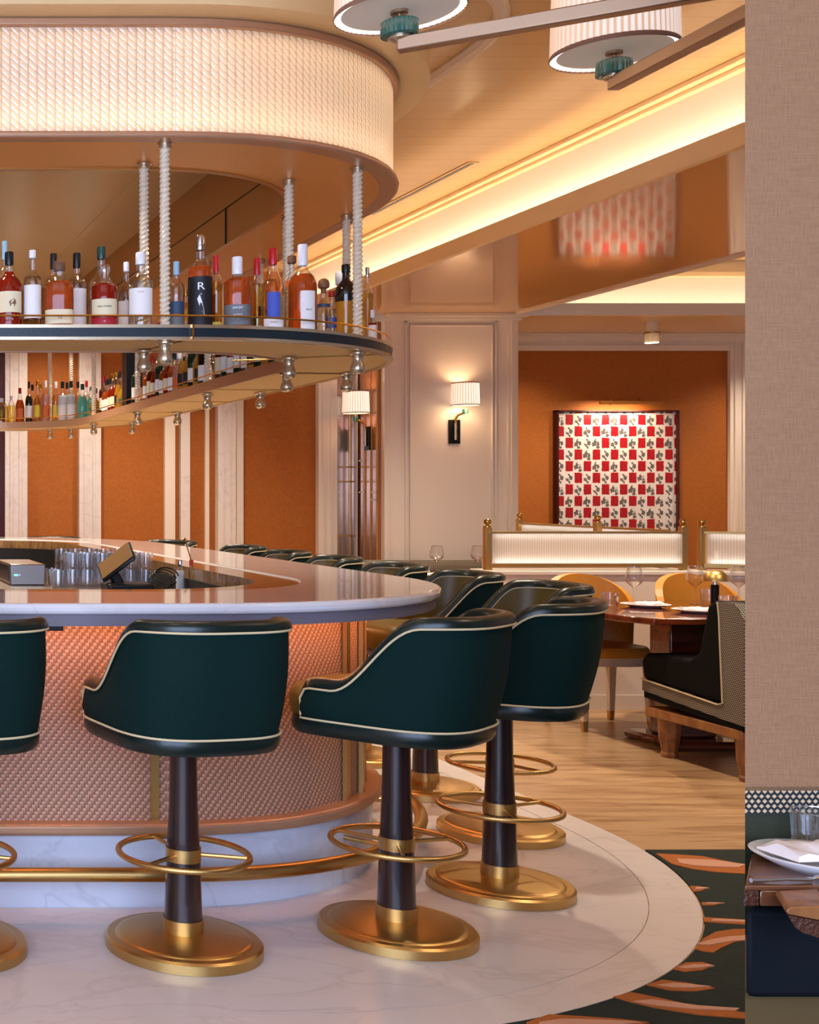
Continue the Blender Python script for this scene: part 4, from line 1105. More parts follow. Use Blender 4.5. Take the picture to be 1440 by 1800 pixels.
# steel machine at the left
t = thing('card_machine', 'low steel machine with lit display at the left inside the bar', 'machine', (0, 0, WZ))
x0, x1 = [(p + 315) * 6.5 / 2200 for p in (18, 80)]
MB().box(x0, x1, 6.5, 7.0, 0.0, 0.11).build('housing', M['steel'], t, bevel=.006)
MB().box(x0 - .004, x0 + .002, 6.53, 6.95, .02, .10).build('control_panel', M['black'], t)
MB().box(x0 + .02, x0 + .04, 6.494, 6.50, .05, .058).build('indicator', emis('green_indicator', '60ffa0', 3), t)
MB().box(x0 + .045, x0 + .052, 6.494, 6.50, .05, .058).build('indicator', emis('blue_indicator', '9a80ff', 2), t)
# stacked tumblers
def make_tumbler(R_=.037, h=.085):
    mb = MB().lathe([(R_ * .86, 0), (R_ * .9, .004), (R_, h), (R_ - .0025, h), (R_ * .86 - .002, .012), (0, .010)], 18, caps=False)
    return mb.build('tumbler', M['glass'], smooth=True)
tp = make_tumbler()
first = True
for c in range(7):
    for r in range(3):
        for k in range(2):
            if k == 1 and c == 0: continue
            o = tp if first else tp.copy()
            if not first: COL.objects.link(o)
            first = False
            o.location = (1.245 + c * .0755 - .03, 6.42 + r * .082, WZ + k * .0855)
            tag(o, 'clear tumbler, %s row, %s tier, %s column of the block beside the till' % (('front', 'middle', 'rear')[r], ('bottom', 'top')[k], ('leftmost', 'second', 'third', 'fourth', 'fifth', 'sixth', 'rightmost')[c]), 'glass', 'block of stacked tumblers inside the bar')
o = tp.copy(); COL.objects.link(o); o.location = (1.20, 6.33, WZ); tag(o, 'single clear tumbler standing in front of the stacked block', 'glass')
for c in range(5):
    for k in range(2):
        o = tp.copy(); COL.objects.link(o); o.location = (1.34 + c * .078, 6.98, WZ + k * .0855)
        tag(o, 'clear tumbler, %s tier, %s of five, behind the till' % (('bottom', 'top')[k], ('leftmost', 'second', 'third', 'fourth', 'last')[c]), 'glass', 'rear block of tumblers')
# till terminal
t = thing('till_terminal', 'black touchscreen till leaning on its base inside the bar', 'till', (1.475, 6.07, 0))
MB().box(-.10, .12, -.09, .09, WZ + .0, WZ + .045).build('base', M['black'], t, bevel=.012)
MB().box(-.025, .025, -.02, .03, 0, .12).build('neck', M['black'], t, bevel=.01).location = (-.02, 0, WZ + .02)
t.children[1].rotation_euler = (0, R(-28), 0)
s = MB().box(-.10, .10, -.010, .010, -.075, .075).build('screen_housing', M['black'], t, bevel=.01); s.location = (-.045, -.02, WZ + .145)
s.rotation_euler = (R(-52), R(-38), R(-28))
q = MB().box(-.09, .09, -.0135, -.0105, -.065, .065).build('display', M['screen'], s)
MB().box(-.6, 1.9, 5.95, 6.22, .06, WZ).build('speed_rail', M['steel'], None).location = (0, 0, 0)
tag(bpy.data.objects['speed_rail'], 'steel under-counter unit carrying the till', 'counter unit')
# cables, spoon and bar tools right of the till
w = MB()
for k in range(3):
    w.tube([(1.66 + .06 * math.cos(a) + k * .012, 6.1 + .03 * math.sin(a), WZ + .055 + .04 * math.sin(a) + k * .01) for a in [i * .5 for i in range(12)]], .004, seg=6)
tag(w.build('cable_bundle', M['black']), 'coiled black cables right of the till', 'cable')
t = thing('bar_spoon', 'long thin bar spoon leaning in the tool holder', 'spoon', (1.865, 6.15, WZ))
MB().tube([(0, 0, 0), (-.07, 0.02, .25)], .003, seg=6).build('handle', M['brass_polished'], t)
MB().lathe([(0.001, -.008), (.008, -.004), (.009, .002), (.004, .008), (.001, .009)], 10, (-.07, .02, .25)).build('knob', M['brass_polished'], t, smooth=True)
tag(MB().lathe([(.03, 0), (.028, .085), (.025, .085), (.025, .01), (0, .01)], 16, (1.865, 6.14, WZ), caps=False).build('tool_holder', M['black'], smooth=True), 'small black tool holder at the foot of the bar spoon', 'holder')
for i, (x, y, c, lab) in enumerate(((1.76, 6.13, 'clear', 'small clear bottle left of the bar spoon'), (1.83, 6.18, 'red', 'small bottle with red cap beside the bar spoon'))):
    b = make_bottle(.02, .15, 'slim', 'frost', cap=('silver', 'red')[i], caph=.2, seg=14); b.location = (x, y, WZ); tag(b, lab, 'bottle')
t = thing('ice_bin', 'steel ice bin with crushed ice inside the bar corner', 'ice bin', (0, 0, 0))
MB().box(1.25, 1.78, 4.95, 5.9, .05, .80).build('bin', M['steel'], t)
mb = MB()
for i in range(420):
    x, y, z = random.uniform(1.27, 1.76), random.uniform(5.0, 5.88), .80 + random.uniform(0, .03); q = random.uniform(.010, .02)
    mb.box(x - q, x + q, y - q, y + q, z - q, z + q)
tag(mb.build('crushed_ice', LQ['clear']), 'crushed ice filling the steel bin', 'ice')['kind'] = 'stuff'
for i, (x, y) in enumerate(((1.60, 5.15), (1.70, 5.3))):
    tag(MB().tube([(x, y, .80), (x, y, .98)], .008, seg=8).tube([(x, y, .975), (x - .03, y - .03, .995)], .007, seg=8).build('tap', M['silver'], smooth=True), ('left chrome tap in the inner bar corner', 'right chrome tap in the inner bar corner')[i], 'tap')

# ================================================================== SCONCES, ART, LIGHTS
def pleated(mb, R_, h, c, n=36, amp=.0022):
    rows = []
    for j in range(2):
        z = c[2] + h * j; rows.append([(c[0] + (R_ * (1.0 - .05 * j) + (amp if k % 2 else -amp)) * math.cos(2 * PI * k / (2 * n)), c[1] + (R_ * (1.0 - .05 * j) + (amp if k % 2 else -amp)) * math.sin(2 * PI * k / (2 * n)), z) for k in range(2 * n)])
    return mb.grid(rows, True)
def pleat_mat(name, base, emit, s, n):
    m, nt, b = new_mat(name); tc = nt.nodes.new('ShaderNodeTexCoord'); sp = nt.nodes.new('ShaderNodeSeparateXYZ'); nt.links.new(tc.outputs['Object'], sp.inputs[0])
    a = math_n(nt, 'ARCTAN2', sp.outputs[1], sp.outputs[0]); w = math_n(nt, 'SINE', math_n(nt, 'MULTIPLY', a, float(n)))
    f = math_n(nt, 'MULTIPLY', math_n(nt, 'ADD', w, 1.0), 0.5)
    c = mix_col(nt, f, 'd8b898', base); nt.links.new(c, b.inputs['Base Color']); nt.links.new(c, b.inputs['Emission Color'])
    b.inputs['Emission Strength'].default_value = s; b.inputs['Roughness'].default_value = .8; return m
SM = pleat_mat('sconce_pleats', 'fff6ea', 'fff6ea', .85, 32)
BM = pleat_mat('drum_pleats', 'f6e6da', 'f6e6da', .55, 60)
def sconce(label, loc, rz):
    t = thing('wall_sconce', label, 'sconce', loc, rz, 'pleated wall sconces')       # local -y points into the room; plate at y=0
    MB().box(-.052, .052, -.018, 0, -.11, .11).build('backplate', M['black_metal'], t, bevel=.003)
    MB().tube([(0, -.03, -.075), (0, -.03, .075)], .012, seg=12).lathe([(.015, -.004), (.015, .004)], 12, (0, -.03, -.04)).lathe([(.015, -.004), (.015, .004)], 12, (0, -.03, .04)).build('stem', M['nickel'], t, smooth=True)
    MB().tube([(0, -.03, .07), (0.0, -.035, .12), (0.01, -.06, .15), (0.03, -.11, .165), (0.035, -.13, .165)], .011, seg=10).build('arm', M['brass'], t, smooth=True)
    MB().lathe([(.026, 0), (.026, .038)], 16, (.035, -.135, .16)).build('holder', M['green_knob'], t, smooth=True)
    MB().tube([(.035, -.135, .19), (.035, -.135, .24)], .004, seg=8).build('rod', M['brass'], t)
    sh = pleated(MB(), .118, .20, (0, 0, 0), 32).build('shade', SM, t, smooth=False); sh.location = (.035, -.135, .235)
    mb = MB()
    for z, r in ((.0, .119), (.2, .1135)): mb.lathe([(r, z - .005), (r + .002, z), (r, z + .005)], 36, caps=False)
    o = mb.build('shade_binding', M['shade_trim'], sh)
    return t
s1 = pxy(798, 759, 11.5)
sconce('pleated wall sconce with black backplate centred on the cream pier', (s1[0], 11.5, s1[2]), 0)
sconce('pleated wall sconce on the amber mirrored side panel', (PX0 - .045, 11.72, 1.93), R(-90))
point('sconce_bulb', (s1[0] + .035, 11.365, s1[2] + .34), 3.5, lin('ffdcae'), .04)
point('sconce_bulb', (s1[0] + .035, 11.30, s1[2] + .20), 2.5, lin('ffdcae'), .06)
point('sconce_bulb', (PX0 - .18, 11.72, 2.28), 4, lin('ffdcae'), .04)

# artwork: a generic grid of red and ink-blotted white squares
def art():
    ax0, at_ = (972 + 315) * AY / 2200, CAM_Z + (870 - 722) * AY / 2200; W, H = 1.25, 1.35
    t = thing('framed_artwork', 'large square artwork with a red and white checkered grid', 'artwork', (ax0, AY, at_ - H))
    m, nt, b = new_mat('artwork_print'); s = coords(nt, 'UV')
    cw, ch = 13.4, 11.3
    U = math_n(nt, 'MULTIPLY', s[0], cw); V = math_n(nt, 'MULTIPLY', s[1], ch)
    fu = math_n(nt, 'FRACT', U); fv = math_n(nt, 'FRACT', V); iu = math_n(nt, 'FLOOR', U); iv = math_n(nt, 'FLOOR', V)
    par = math_n(nt, 'MODULO', math_n(nt, 'ADD', iu, iv), 2.0)
    cb = nt.nodes.new('ShaderNodeCombineXYZ'); nt.links.new(iu, cb.inputs[0]); nt.links.new(iv, cb.inputs[1])
    wn = nt.nodes.new('ShaderNodeTexWhiteNoise'); wn.noise_dimensions = '2D'; nt.links.new(cb.outputs[0], wn.inputs['Vector'])
    isred = math_n(nt, 'MULTIPLY', math_n(nt, 'GREATER_THAN', par, 0.5), math_n(nt, 'GREATER_THAN', wn.outputs['Value'], 0.2))
    nz = nt.nodes.new('ShaderNodeTexNoise'); nz.inputs['Scale'].default_value = 60; tc = nt.nodes.new('ShaderNodeTexCoord'); nt.links.new(tc.outputs['UV'], nz.inputs['Vector'])
    wob = math_n(nt, 'MULTIPLY', math_n(nt, 'SUBTRACT', nz.outputs[0], 0.5), 0.14)
    eu = math_n(nt, 'ADD', math_n(nt, 'ABSOLUTE', math_n(nt, 'SUBTRACT', fu, 0.5)), wob); ev = math_n(nt, 'ADD', math_n(nt, 'ABSOLUTE', math_n(nt, 'SUBTRACT', fv, 0.5)), wob)
    inside = math_n(nt, 'MULTIPLY', math_n(nt, 'LESS_THAN', eu, 0.42), math_n(nt, 'LESS_THAN', ev, 0.44))
    red = math_n(nt, 'MULTIPLY', isred, inside)
    # loose ink blots, the same in each pale square
    cb2 = nt.nodes.new('ShaderNodeCombineXYZ'); nt.links.new(fu, cb2.inputs[0]); nt.links.new(fv, cb2.inputs[1]); nt.links.new(math_n(nt, 'MULTIPLY', wn.outputs['Value'], 0.25), cb2.inputs[2])
    n2 = nt.nodes.new('ShaderNodeTexNoise'); n2.inputs['Scale'].default_value = 2.9; n2.inputs['Detail'].default_value = 2; nt.links.new(cb2.outputs[0], n2.inputs['Vector'])
    du = math_n(nt, 'SUBTRACT', fu, 0.5); dv = math_n(nt, 'SUBTRACT', fv, 0.42)
    dd = math_n(nt, 'ADD', math_n(nt, 'MULTIPLY', du, du), math_n(nt, 'MULTIPLY', dv, dv))
    ink = math_n(nt, 'GREATER_THAN', math_n(nt, 'SUBTRACT', n2.outputs[0], math_n(nt, 'MULTIPLY', dd, 1.0)), 0.405)
    ink = math_n(nt, 'MULTIPLY', ink, math_n(nt, 'SUBTRACT', 1.0, isred))
    c = mix_col(nt, math_n(nt, 'MULTIPLY', ink, 0.85), 'cdc4be', '161213')
    reds = mix_col(nt, n2.outputs[0], 'b8141e', '5c0612')
    c = mix_col(nt, red, c, reds)
    nt.links.new(c, b.inputs['Base Color']); b.inputs['Roughness'].default_value = .35
    mb = MB().box(.012, W - .012, -.05, -.012, .012, H - .012)
    o = mb.build('canvas', [m], t)
    ul = o.data.uv_layers.new(name='UVMap')
    for p in o.data.polygons:
        for li in p.loop_indices:
            v = o.data.vertices[o.data.loops[li].vertex_index].co; ul.data[li].uv = (v.x / W, v.z / H)
    mb = MB().box(0, .014, -.085, 0, 0, H).box(W - .014, W, -.085, 0, 0, H).box(0, W, -.085, 0, 0, .014).box(0, W, -.085, 0, H - .014, H)
    mb.build('frame', M['red_frame'], t)
    l = thing('picture_light', 'slim bronze picture light above the checkered artwork', 'picture light', (ax0 + .38, AY, at_ + .03))
    MB().tube([(0, -.17, .04), (.64, -.17, .04)], .017, seg=14).build('lamp_tube', M['copper_panel'], l, smooth=True)
    mb = MB()
    for x in (.16, .42): mb.tube([(x + .05, 0, .03), (x + .04, -.06, .09), (x, -.15, .055)], .005, seg=8)
    mb.build('arm', M['brass'], l, smooth=True)
    a = area('picture_lamp', (ax0 + .62, AY - .185, at_ + .035), (R(22), 0, 0), .55, .03, 9, lin('ffe2bd'))
art()
# little crystal spotlight under the alcove soffit
t = thing('ceiling_spotlight', 'small glass cylinder spotlight under the alcove soffit', 'spotlight', (pxy(1146, 560, 12.0)[0], 12.0, SOF_Z))
MB().lathe([(.055, 0), (.055, -.105), (.05, -.105)], 12, caps=False).build('glass_upper', M['rope_rod'], t)
MB().lathe([(.066, -.10), (.066, -.115)], 24).build('brass_band', M['brass_polished'], t, smooth=True)
MB().lathe([(.055, -.115), (.058, -.20), (.05, -.20)], 12, caps=False).build('glass_lower', M['rope_rod'], t)
MB().lathe([(.058, -.2), (.058, -.206)], 24).build('lens', emis('spot_lens', 'ffe6c0', 3), t)
spot('alcove_spot', (t.location.x, 12.0, SOF_Z - .22), 150, WARM, 130)
spot('alcove_spot', (7.1, 12.1, SOF_Z - .02), 110, WARM, 130)  # this spot and the next are added to wash the orange wall
spot('alcove_spot', (9.6, 12.1, SOF_Z - .02), 110, WARM, 130)

# ------------------------------------------------------------------ chandelier
def chandelier():
    hub = (2.27, 2.86, 2.60)
    t = thing('chandelier', 'bronze armed ceiling light with pleated drum shades and green glass knobs', 'chandelier', (0, 0, 0))
    MB().lathe([(.05, -.03), (.06, -.02), (.06, .03), (.03, .05)], 24, hub).build('hub', M['bronze'], t, smooth=True)
    MB().tube([(hub[0], hub[1], 2.6), (hub[0], hub[1], MAIN_Z)], .014, seg=12).build('stem', M['bronze'], t, smooth=True)
    for (x, y, r) in ((1.535, 3.32, .16), (2.276, 3.59, .16)):
        zb = 2.68 if x < 2 else 2.667
        sh = pleated(MB(), r, .30, (0, 0, 0), 60, .0016).build('drum_shade', BM, t); sh.location = (x, y, zb)
        mb = MB(); mb.lathe([(r + .001, -.006), (r + .004, 0), (r + .001, .008)], 60, caps=False)
        mb.build('binding', M['shade_trim'], sh, smooth=True)
        d = MB().lathe([(0, .004), (r - .016, .004)], 60, caps=False).build('diffuser', M['diffuser'], sh, smooth=True)
        MB().lathe([(r - .016, .003), (r - .003, .003)], 60, caps=False).build('light_ring', M['ring_light'], sh)
        k = MB().lathe([(.022, .004), (.022, -.004), (.006, -.006), (.006, -.03)], 20, (x, y, zb)).build('stem_cap', M['bronze'], t, smooth=True)
        rows = []
        for z, rr in ((-.022, .040), (-.026, .047), (-.062, .047), (-.066, .040)):
            rows.append([((rr - (.002 if q % 2 else 0)) * math.cos(2 * PI * q / 56), (rr - (.002 if q % 2 else 0)) * math.sin(2 * PI * q / 56), z) for q in range(56)])
        mb = MB().grid(rows, True); mb.add(rows[0], [tuple(range(56))]); mb.add(rows[-1], [tuple(range(56))])
        o = mb.build('fluted_knob', M['green_knob'], t); o.location = (x, y, zb)
        MB().lathe([(.030, -.066), (.03, -.072), (.012, -.080), (.001, -.081)], 20, (x, y, zb)).build('knob_tip', M['nickel'], t, smooth=True)
        # flat bronze arm from knob to hub
        z = zb - .076; a = Vector((x, y, 0)); b = Vector((hub[0], hub[1], 0)); d = (b - a).normalized(); n = Vector((-d.y, d.x, 0)) * .014
        q0 = a - d * .005; q1 = b
        lo, hi = z - .030, z + .008
        v = []
        for q in (q0, q1):
            for zz in (lo, hi):
                for sg in (-1, 1): v.append((q.x + n.x * sg * 1.3, q.y + n.y * sg * 1.3, zz))
        MB().add(v, [(0, 1, 3, 2), (4, 6, 7, 5), (0, 4, 5, 1), (2, 3, 7, 6), (0, 2, 6, 4), (1, 5, 7, 3)]).build('arm', M['bronze'], t, bevel=.004)
    point('chandelier_bulb', (1.535, 3.32, 2.85), 5, lin('ffdfb4'), .05)
    point('chandelier_bulb', (2.276, 3.59, 2.85), 5, lin('ffdfb4'), .05)
chandelier()

# ================================================================== LOW PARTITION AND SCREENS
LY = 8.19; LX0 = 4.38
poly = [(LX0, LY), (5.78, LY), (7.6, 7.10), (7.6, 7.30), (5.83, LY + .21), (LX0, LY + .21)]
t = thing('low_partition', 'low cream partition wall behind the dining table', 'partition')
MB().prism(poly, 0, .875).build('body', M['cream_wall'], t)
pl = [(LX0 - .015, LY - .02), (5.775, LY - .02), (7.6, 7.07), (7.6, 7.32), (5.84, LY + .23), (LX0 - .015, LY + .23)]
MB().prism(pl, .875, .905).build('ledge', M['cream_paint'], t, bevel=.006)
pb = [(LX0, LY - .008), (5.78, LY - .008), (7.6, 7.09), (7.6, 7.10), (5.78, LY), (LX0, LY)]
MB().prism(pb, 0, .09).build('skirting', M['cream_paint'], t)
MB().box(LX0 - .0, LX0 + .02, LY + .21, 11.4, 0, .02)
def finial_post(parent, x, y, z0, z1):
    MB().box(-.021, .021, -.021, .021, z0, z1).build('post', M['brass'], parent, bevel=.002).location = (x, y, 0)
    MB().lathe([(.024, 0), (.024, .006), (.010, .010), (.012, .016), (.021, .022), (.024, .034), (.021, .044), (.012, .050), (.001, .052)], 16, (x, y, z1)).build('finial', M['brass_polished'], parent, smooth=True)
def screen(label, a, b, z0, z1, posts=(1, 1), zt=None, led=True):
    t = thing('glass_screen', label, 'screen')
    A = Vector((a[0], a[1], 0)); B = Vector((b[0], b[1], 0)); L = (B - A).length; ang = math.atan2(b[1] - a[1], b[0] - a[0])
    def part(mb, nm, m, **k):
        o = mb.build(nm, m, t, **k); o.location = (a[0], a[1], 0); o.rotation_euler = (0, 0, ang); return o
    o = part(MB().add([(0.02, -.004, z0 + .012), (L - .02, -.004, z0 + .012), (L - .02, -.004, z1 - .012), (0.02, -.004, z1 - .012)], [(0, 1, 2, 3)], [((0, z0), (L, z0), (L, z1), (0, z1))]), 'glass_panel', M['screen_glass'], recalc=False)
    part(MB().add([(0.02, .04, z0 + .012), (L - .02, .04, z0 + .012), (L - .02, .04, z1 - .012), (0.02, .04, z1 - .012)], [(0, 3, 2, 1)], [((0, z0), (0, z1), (L, z1), (L, z0))]), 'rear_glass_panel', M['screen_glass'], recalc=False)
    part(MB().box(0, L, -.012, .048, z0 - .012, z0 + .014).box(0, L, -.012, .048, z1 - .014, z1), 'rails', M['brass'])
    part(MB().box(.03, L - .03, .012, .022, z0 + .015, z0 + .018).box(.03, L - .03, .012, .018, z1 - .018, z1 - .016), 'light_strip', M['screen_led'])
    if posts[0]: finial_post(t, a[0], a[1] + .018, .905, z1 + .03)
    if posts[1]: finial_post(t, b[0], b[1] + .018, .905, z1 + .03)
    return t
screen('glowing moulded glass screen on the low partition left of the gap', (4.40, LY + .05), (5.69, LY + .05), .935, 1.16)
u = Vector((1.82, -1.09, 0)).normalized()
screen('glowing moulded glass screen right of the gap, running off to the right', (5.80, LY + .03), (5.80 + u.x * 1.9, LY + .03 + u.y * 1.9), .935, 1.16)
t = thing('low_partition', 'second low partition running back towards the artwork wall', 'partition')
MB().box(5.68, 5.86, LY + .26, 10.75, 0, .90).build('body', M['cream_wall'], t)
screen('glowing glass screen behind, running back towards the artwork', (5.93, 10.6), (5.72, LY + .30), .935, 1.165, (1, 0))
sc = bpy.data.objects['glass_screen.002']
finial_post(sc, 5.68, 9.15, 1.12, 1.20)

# ================================================================== DINING FURNITURE
def dining_table():
    x0, x1, y0, y1 = 4.31, 6.35, 6.58, 7.74; c = .12
    t = thing('dining_table', 'dark polished wood dining table with clipped corners by the low partition', 'table', (0, 0, 0))
    poly = [(x0 + c * .6, y0), (x1 - c, y0), (x1, y0 + c), (x1, y1 - c), (x1 - c, y1), (x0 + c, y1), (x0, y1 - c), (x0, y0 + c * 1.6)]
    MB().prism(poly, .715, .75).build('tabletop', M['red_wood'], t, bevel=.006)
    for x in (4.85, 5.95):
        MB().box(x - .13, x + .13, 6.95, 7.13, .05, .715).build('pedestal', M['red_wood'], t, bevel=.01)
        MB().box(x - .20, x + .20, 6.82, 7.26, .0, .05).build('foot', M['red_wood'], t, bevel=.02)
        mb = MB()
        for dx in (-.17, .17): mb.lathe([(.018, 0), (.016, .012), (.001, .018)], 12, (x + dx, 6.85, .05))
        mb.build('stud', M['brass_polished'], t, smooth=True)
dining_table()
def make_chair():
    t = thing('dining_chair', '', 'chair')             # local front is -y
    n = 28; rows = []; rows2 = []
    for i in range(n + 1):
        a = PI * (0.06 + 0.88 * i / n); x, y = .255 * math.cos(a), .20 * math.sin(a)
        k = math.sin(a) ** .5; top = .62 + .29 * k
        rows.append([(x * (1 + .05 * q / 6), y * (1 + .12 * q / 6), .44 + (top - .44) * q / 6) for q in range(7)])
        rows2.append([(x * .86 * (1 + .05 * q / 6), y * .80 * (1 + .12 * q / 6), .44 + (top - .44) * q / 6) for q in range(7)])
    mb = MB().grid(rows).grid(rows2)
    for i in range(n):
        mb.add([rows[i][-1], rows[i + 1][-1], rows2[i + 1][-1], rows2[i][-1]], [(0, 1, 2, 3)])
    for i in (0, n):
        for q in range(6): mb.add([rows[i][q], rows[i][q + 1], rows2[i][q + 1], rows2[i][q]], [(0, 1, 2, 3)])
    mb.build('backrest', M['mustard'], t, smooth=True)
    pts = [superpt(2 * PI * k / 40, .24, .235, 3) for k in range(40)]
    prof = [(.97, .435), (1, .45), (1, .475), (.95, .495), (.6, .505), (.1, .507)]
    mb = MB().grid([[(p[0] * s, p[1] * s - .02, z) for p in pts] for s, z in prof], True); mb.add([(p[0] * .97, p[1] * .97 - .02, .435) for p in pts], [tuple(range(40))]); mb.add([(p[0] * .1, p[1] * .1 - .02, .507) for p in pts], [tuple(range(40))])
    mb.build('seat', M['mustard'], t, smooth=True)
    MB().ring([(p[0] * .95, p[1] * .95 - .02) for p in pts], [(p[0] * .85, p[1] * .85 - .02) for p in pts], .385, .437).build('apron', M['cream_leg'], t, smooth=True)
    for sx, sy in ((-1, -1), (1, -1), (-1, 1), (1, 1)):
        x, y = sx * .19, sy * .175 - .02; v = []
        for z, w, e in ((.0, .013, .02), (.06, .015, .012), (.40, .023, 0)):
            cx, cy = x + sx * e * .5, y + sy * e; v += [(cx - w, cy - w, z), (cx + w, cy - w, z), (cx + w, cy + w, z), (cx - w, cy + w, z)]
        F = [(0, 3, 2, 1)] + [(4 * j + k, 4 * j + (k + 1) % 4, 4 * j + 4 + (k + 1) % 4, 4 * j + 4 + k) for j in (1,) for k in range(4)] + [(8, 9, 10, 11)]
        leg = MB().add(v, [(4 * 1 + k, 4 + (k + 1) % 4, 8 + (k + 1) % 4, 8 + k) for k in range(4)] + [(8, 9, 10, 11), (4, 7, 6, 5)]).build('leg', M['cream_leg'], t)
        MB().add(v[:8], [(0, 3, 2, 1), (4, 5, 6, 7)] + [(k, (k + 1) % 4, 4 + (k + 1) % 4, 4 + k) for k in range(4)]).build('brass_cap', M['brass'], leg)
    return t
cp = make_chair()
for i, (x, y, a, lab) in enumerate(((4.72, 7.62, 0, 'mustard yellow dining chair at the left end behind the table'), (5.40, 7.64, 0, 'mustard yellow dining chair with rounded back behind the wine glasses'), (6.14, 7.66, -10, 'mustard yellow dining chair at the right behind the mushroom lamp'))):
    c = cp if i == 0 else copy_tree(cp); c.location = (x, y, 0); c.rotation_euler = (0, 0, R(a)); tag(c, lab, 'chair', 'mustard dining chairs behind the table')

# tweed lounge bench facing the table
def bench():
    x0, x1 = 4.47, 5.9
    t = thing('tweed_bench', 'dark green upholstered bench with tweed sides facing the table', 'bench')
    # side profile in (y, z)
    body = [(6.10, .285), (6.80, .335), (6.80, .50), (6.76, .54), (6.42, .55), (6.36, .60), (6.30, .86), (6.24, .885), (6.12, .87), (6.06, .80)]
    def extr(poly, xa, xb, nm, m, **k):
        n = len(poly); v = [(xa, p[0], p[1]) for p in poly] + [(xb, p[0], p[1]) for p in poly]
        return MB().add(v, [(i, (i + 1) % n, n + (i + 1) % n, n + i) for i in range(n)] + [tuple(range(n)), tuple(range(2 * n - 1, n - 1, -1))]).build(nm, m, t, **k)
    extr([(6.06, .245), (6.80, .30), (6.80, .345), (6.50, .325), (6.06, .285)], x0 + .0, x1, 'lower_band', M['black_green'], bevel=.008)
    extr([(6.05, .28), (6.15, .285), (6.80, .34), (6.80, .40), (6.23, .355), (6.19, .36), (6.215, .80), (6.225, .868), (6.11, .87), (6.05, .80)], x0 - .006, x0 + .05, 'tweed_side', M['tweed'])
    extr([(6.05, .285), (6.10, .285), (6.14, .865), (6.10, .872), (6.05, .80)], x0 + .05, x1, 'tweed_back', M['tweed'], bevel=.01)
    extr([(6.17, .36), (6.81, .40), (6.83, .50), (6.79, .545), (6.45, .55), (6.38, .60), (6.32, .84), (6.27, .87), (6.18, .86)], x0 + .004, x1, 'cushion', M['black_green'], bevel=.02, seg=3)
    MB().tube([(x0 - .01, 6.80, .402), (x0 - .01, 6.225, .357), (x0 - .01, 6.19, .37), (x0 - .01, 6.215, .80), (x0 - .01, 6.225, .868)], .0045, seg=6).build('piping', M['piping'], t, smooth=True)
    MB().box(0, x1 - x0, 0, .72, 0, .05).build('base_frame', M['oak'], t, bevel=.006).location = (x0, 6.07, .205)
    for x, y in ((x0 + .03, 6.68), (x0 + .03, 6.11), (x1 - .1, 6.68), (x1 - .1, 6.11)):
        MB().lathe([(.038, .0), (.042, .02), (.036, .03), (.05, .10), (.055, .205)], 8, (x + .03, y, 0)).build('leg', M['oak'], t)
bench()

# tabletop things
def make_wineglass():
    t = MB().lathe([(.036, 0), (.036, .002), (.006, .006), (.0035, .02), (.0035, .095), (.012, .108), (.036, .130), (.047, .150), (.046, .165), (.034, .225)], 28, caps=False).build('wine_glass', M['wine_glass'], smooth=True)
    MB().lathe([(.0342, .224), (.0346, .227)], 28, caps=False).build('rim', M['silver'], t, smooth=True)
    return t
def make_plate():
    p = MB().lathe([(.0, .004), (.07, .004), (.075, .0), (.085, .003), (.125, .016), (.127, .018), (.124, .019), (.08, .008), (.0, .007)], 40, caps=False).build('dinner_plate', M['china'], smooth=True)
    return p
def napkin(label, loc, rz, s=1.0):
    rows = []
    for i in range(9):
        r = []
        for j in range(7):
            x = (-.09 + .18 * i / 8) * s; y = (-.05 + .10 * j / 6) * s
            z = .010 + .010 * math.sin(i * 1.4 + j * .8) * .6 + .008 * (1 - abs(j - 3) / 3)
            r.append((x, y, z))
        rows.append(r)
    low = [[(p[0], p[1], .001) for p in r] for r in rows]
    mb = MB().grid(rows).grid(low)
    for i in range(8):
        for j in (0, 6): mb.add([rows[i][j], rows[i + 1][j], low[i + 1][j], low[i][j]], [(0, 1, 2, 3)])
    for j in range(6):
        for i in (0, 8): mb.add([rows[i][j], rows[i][j + 1], low[i][j + 1], low[i][j]], [(0, 1, 2, 3)])
    o = mb.build('napkin', M['linen'], smooth=True); o.location = loc; o.rotation_euler = (0, 0, rz); tag(o, label, 'napkin'); return o
def dup(o, loc, lab, cat, grp=None, rz=0):
    c = copy_tree(o); c.location = loc; c.rotation_euler = (0, 0, rz); tag(c, lab, cat, grp); return c
TZ = .7505
wg = make_wineglass(); p = px(1115, 1064, .75); wg.location = (p[0], p[1], TZ); tag(wg, 'tall wine glass left of the other two on the dining table', 'wine glass', 'wine glasses on the tables')
p = px(1222, 1062, .75); dup(wg, (p[0], p[1], TZ), 'wine glass standing left of the brass mushroom lamp', 'wine glass', 'wine glasses on the tables')
p = px(1299, 1063, .75); dup(wg, (p[0], p[1], TZ), 'wine glass right of the brass mushroom lamp', 'wine glass', 'wine glasses on the tables')
pl = make_plate(); p = px(1135, 1067, .75); pl.location = (p[0], p[1] - .0, TZ); tag(pl, 'white plate with napkin beside the leftmost wine glass', 'plate', 'plates on the dining table')
napkin('folded white napkin on the plate by the leftmost wine glass', (p[0], p[1], TZ + .011), .1)
p = px(1228, 1077, .75); dup(pl, (p[0], p[1], TZ), 'white plate with napkin nearest the bench', 'plate', 'plates on the dining table')
napkin('folded white napkin on the plate nearest the bench', (p[0], p[1], TZ + .011), -.2)
tm = make_tumbler(.045, .085)
p = px(1072, 1068, .75); tm.location = (p[0], p[1], TZ); tag(tm, 'short tumbler at the left end of the dining table', 'glass')
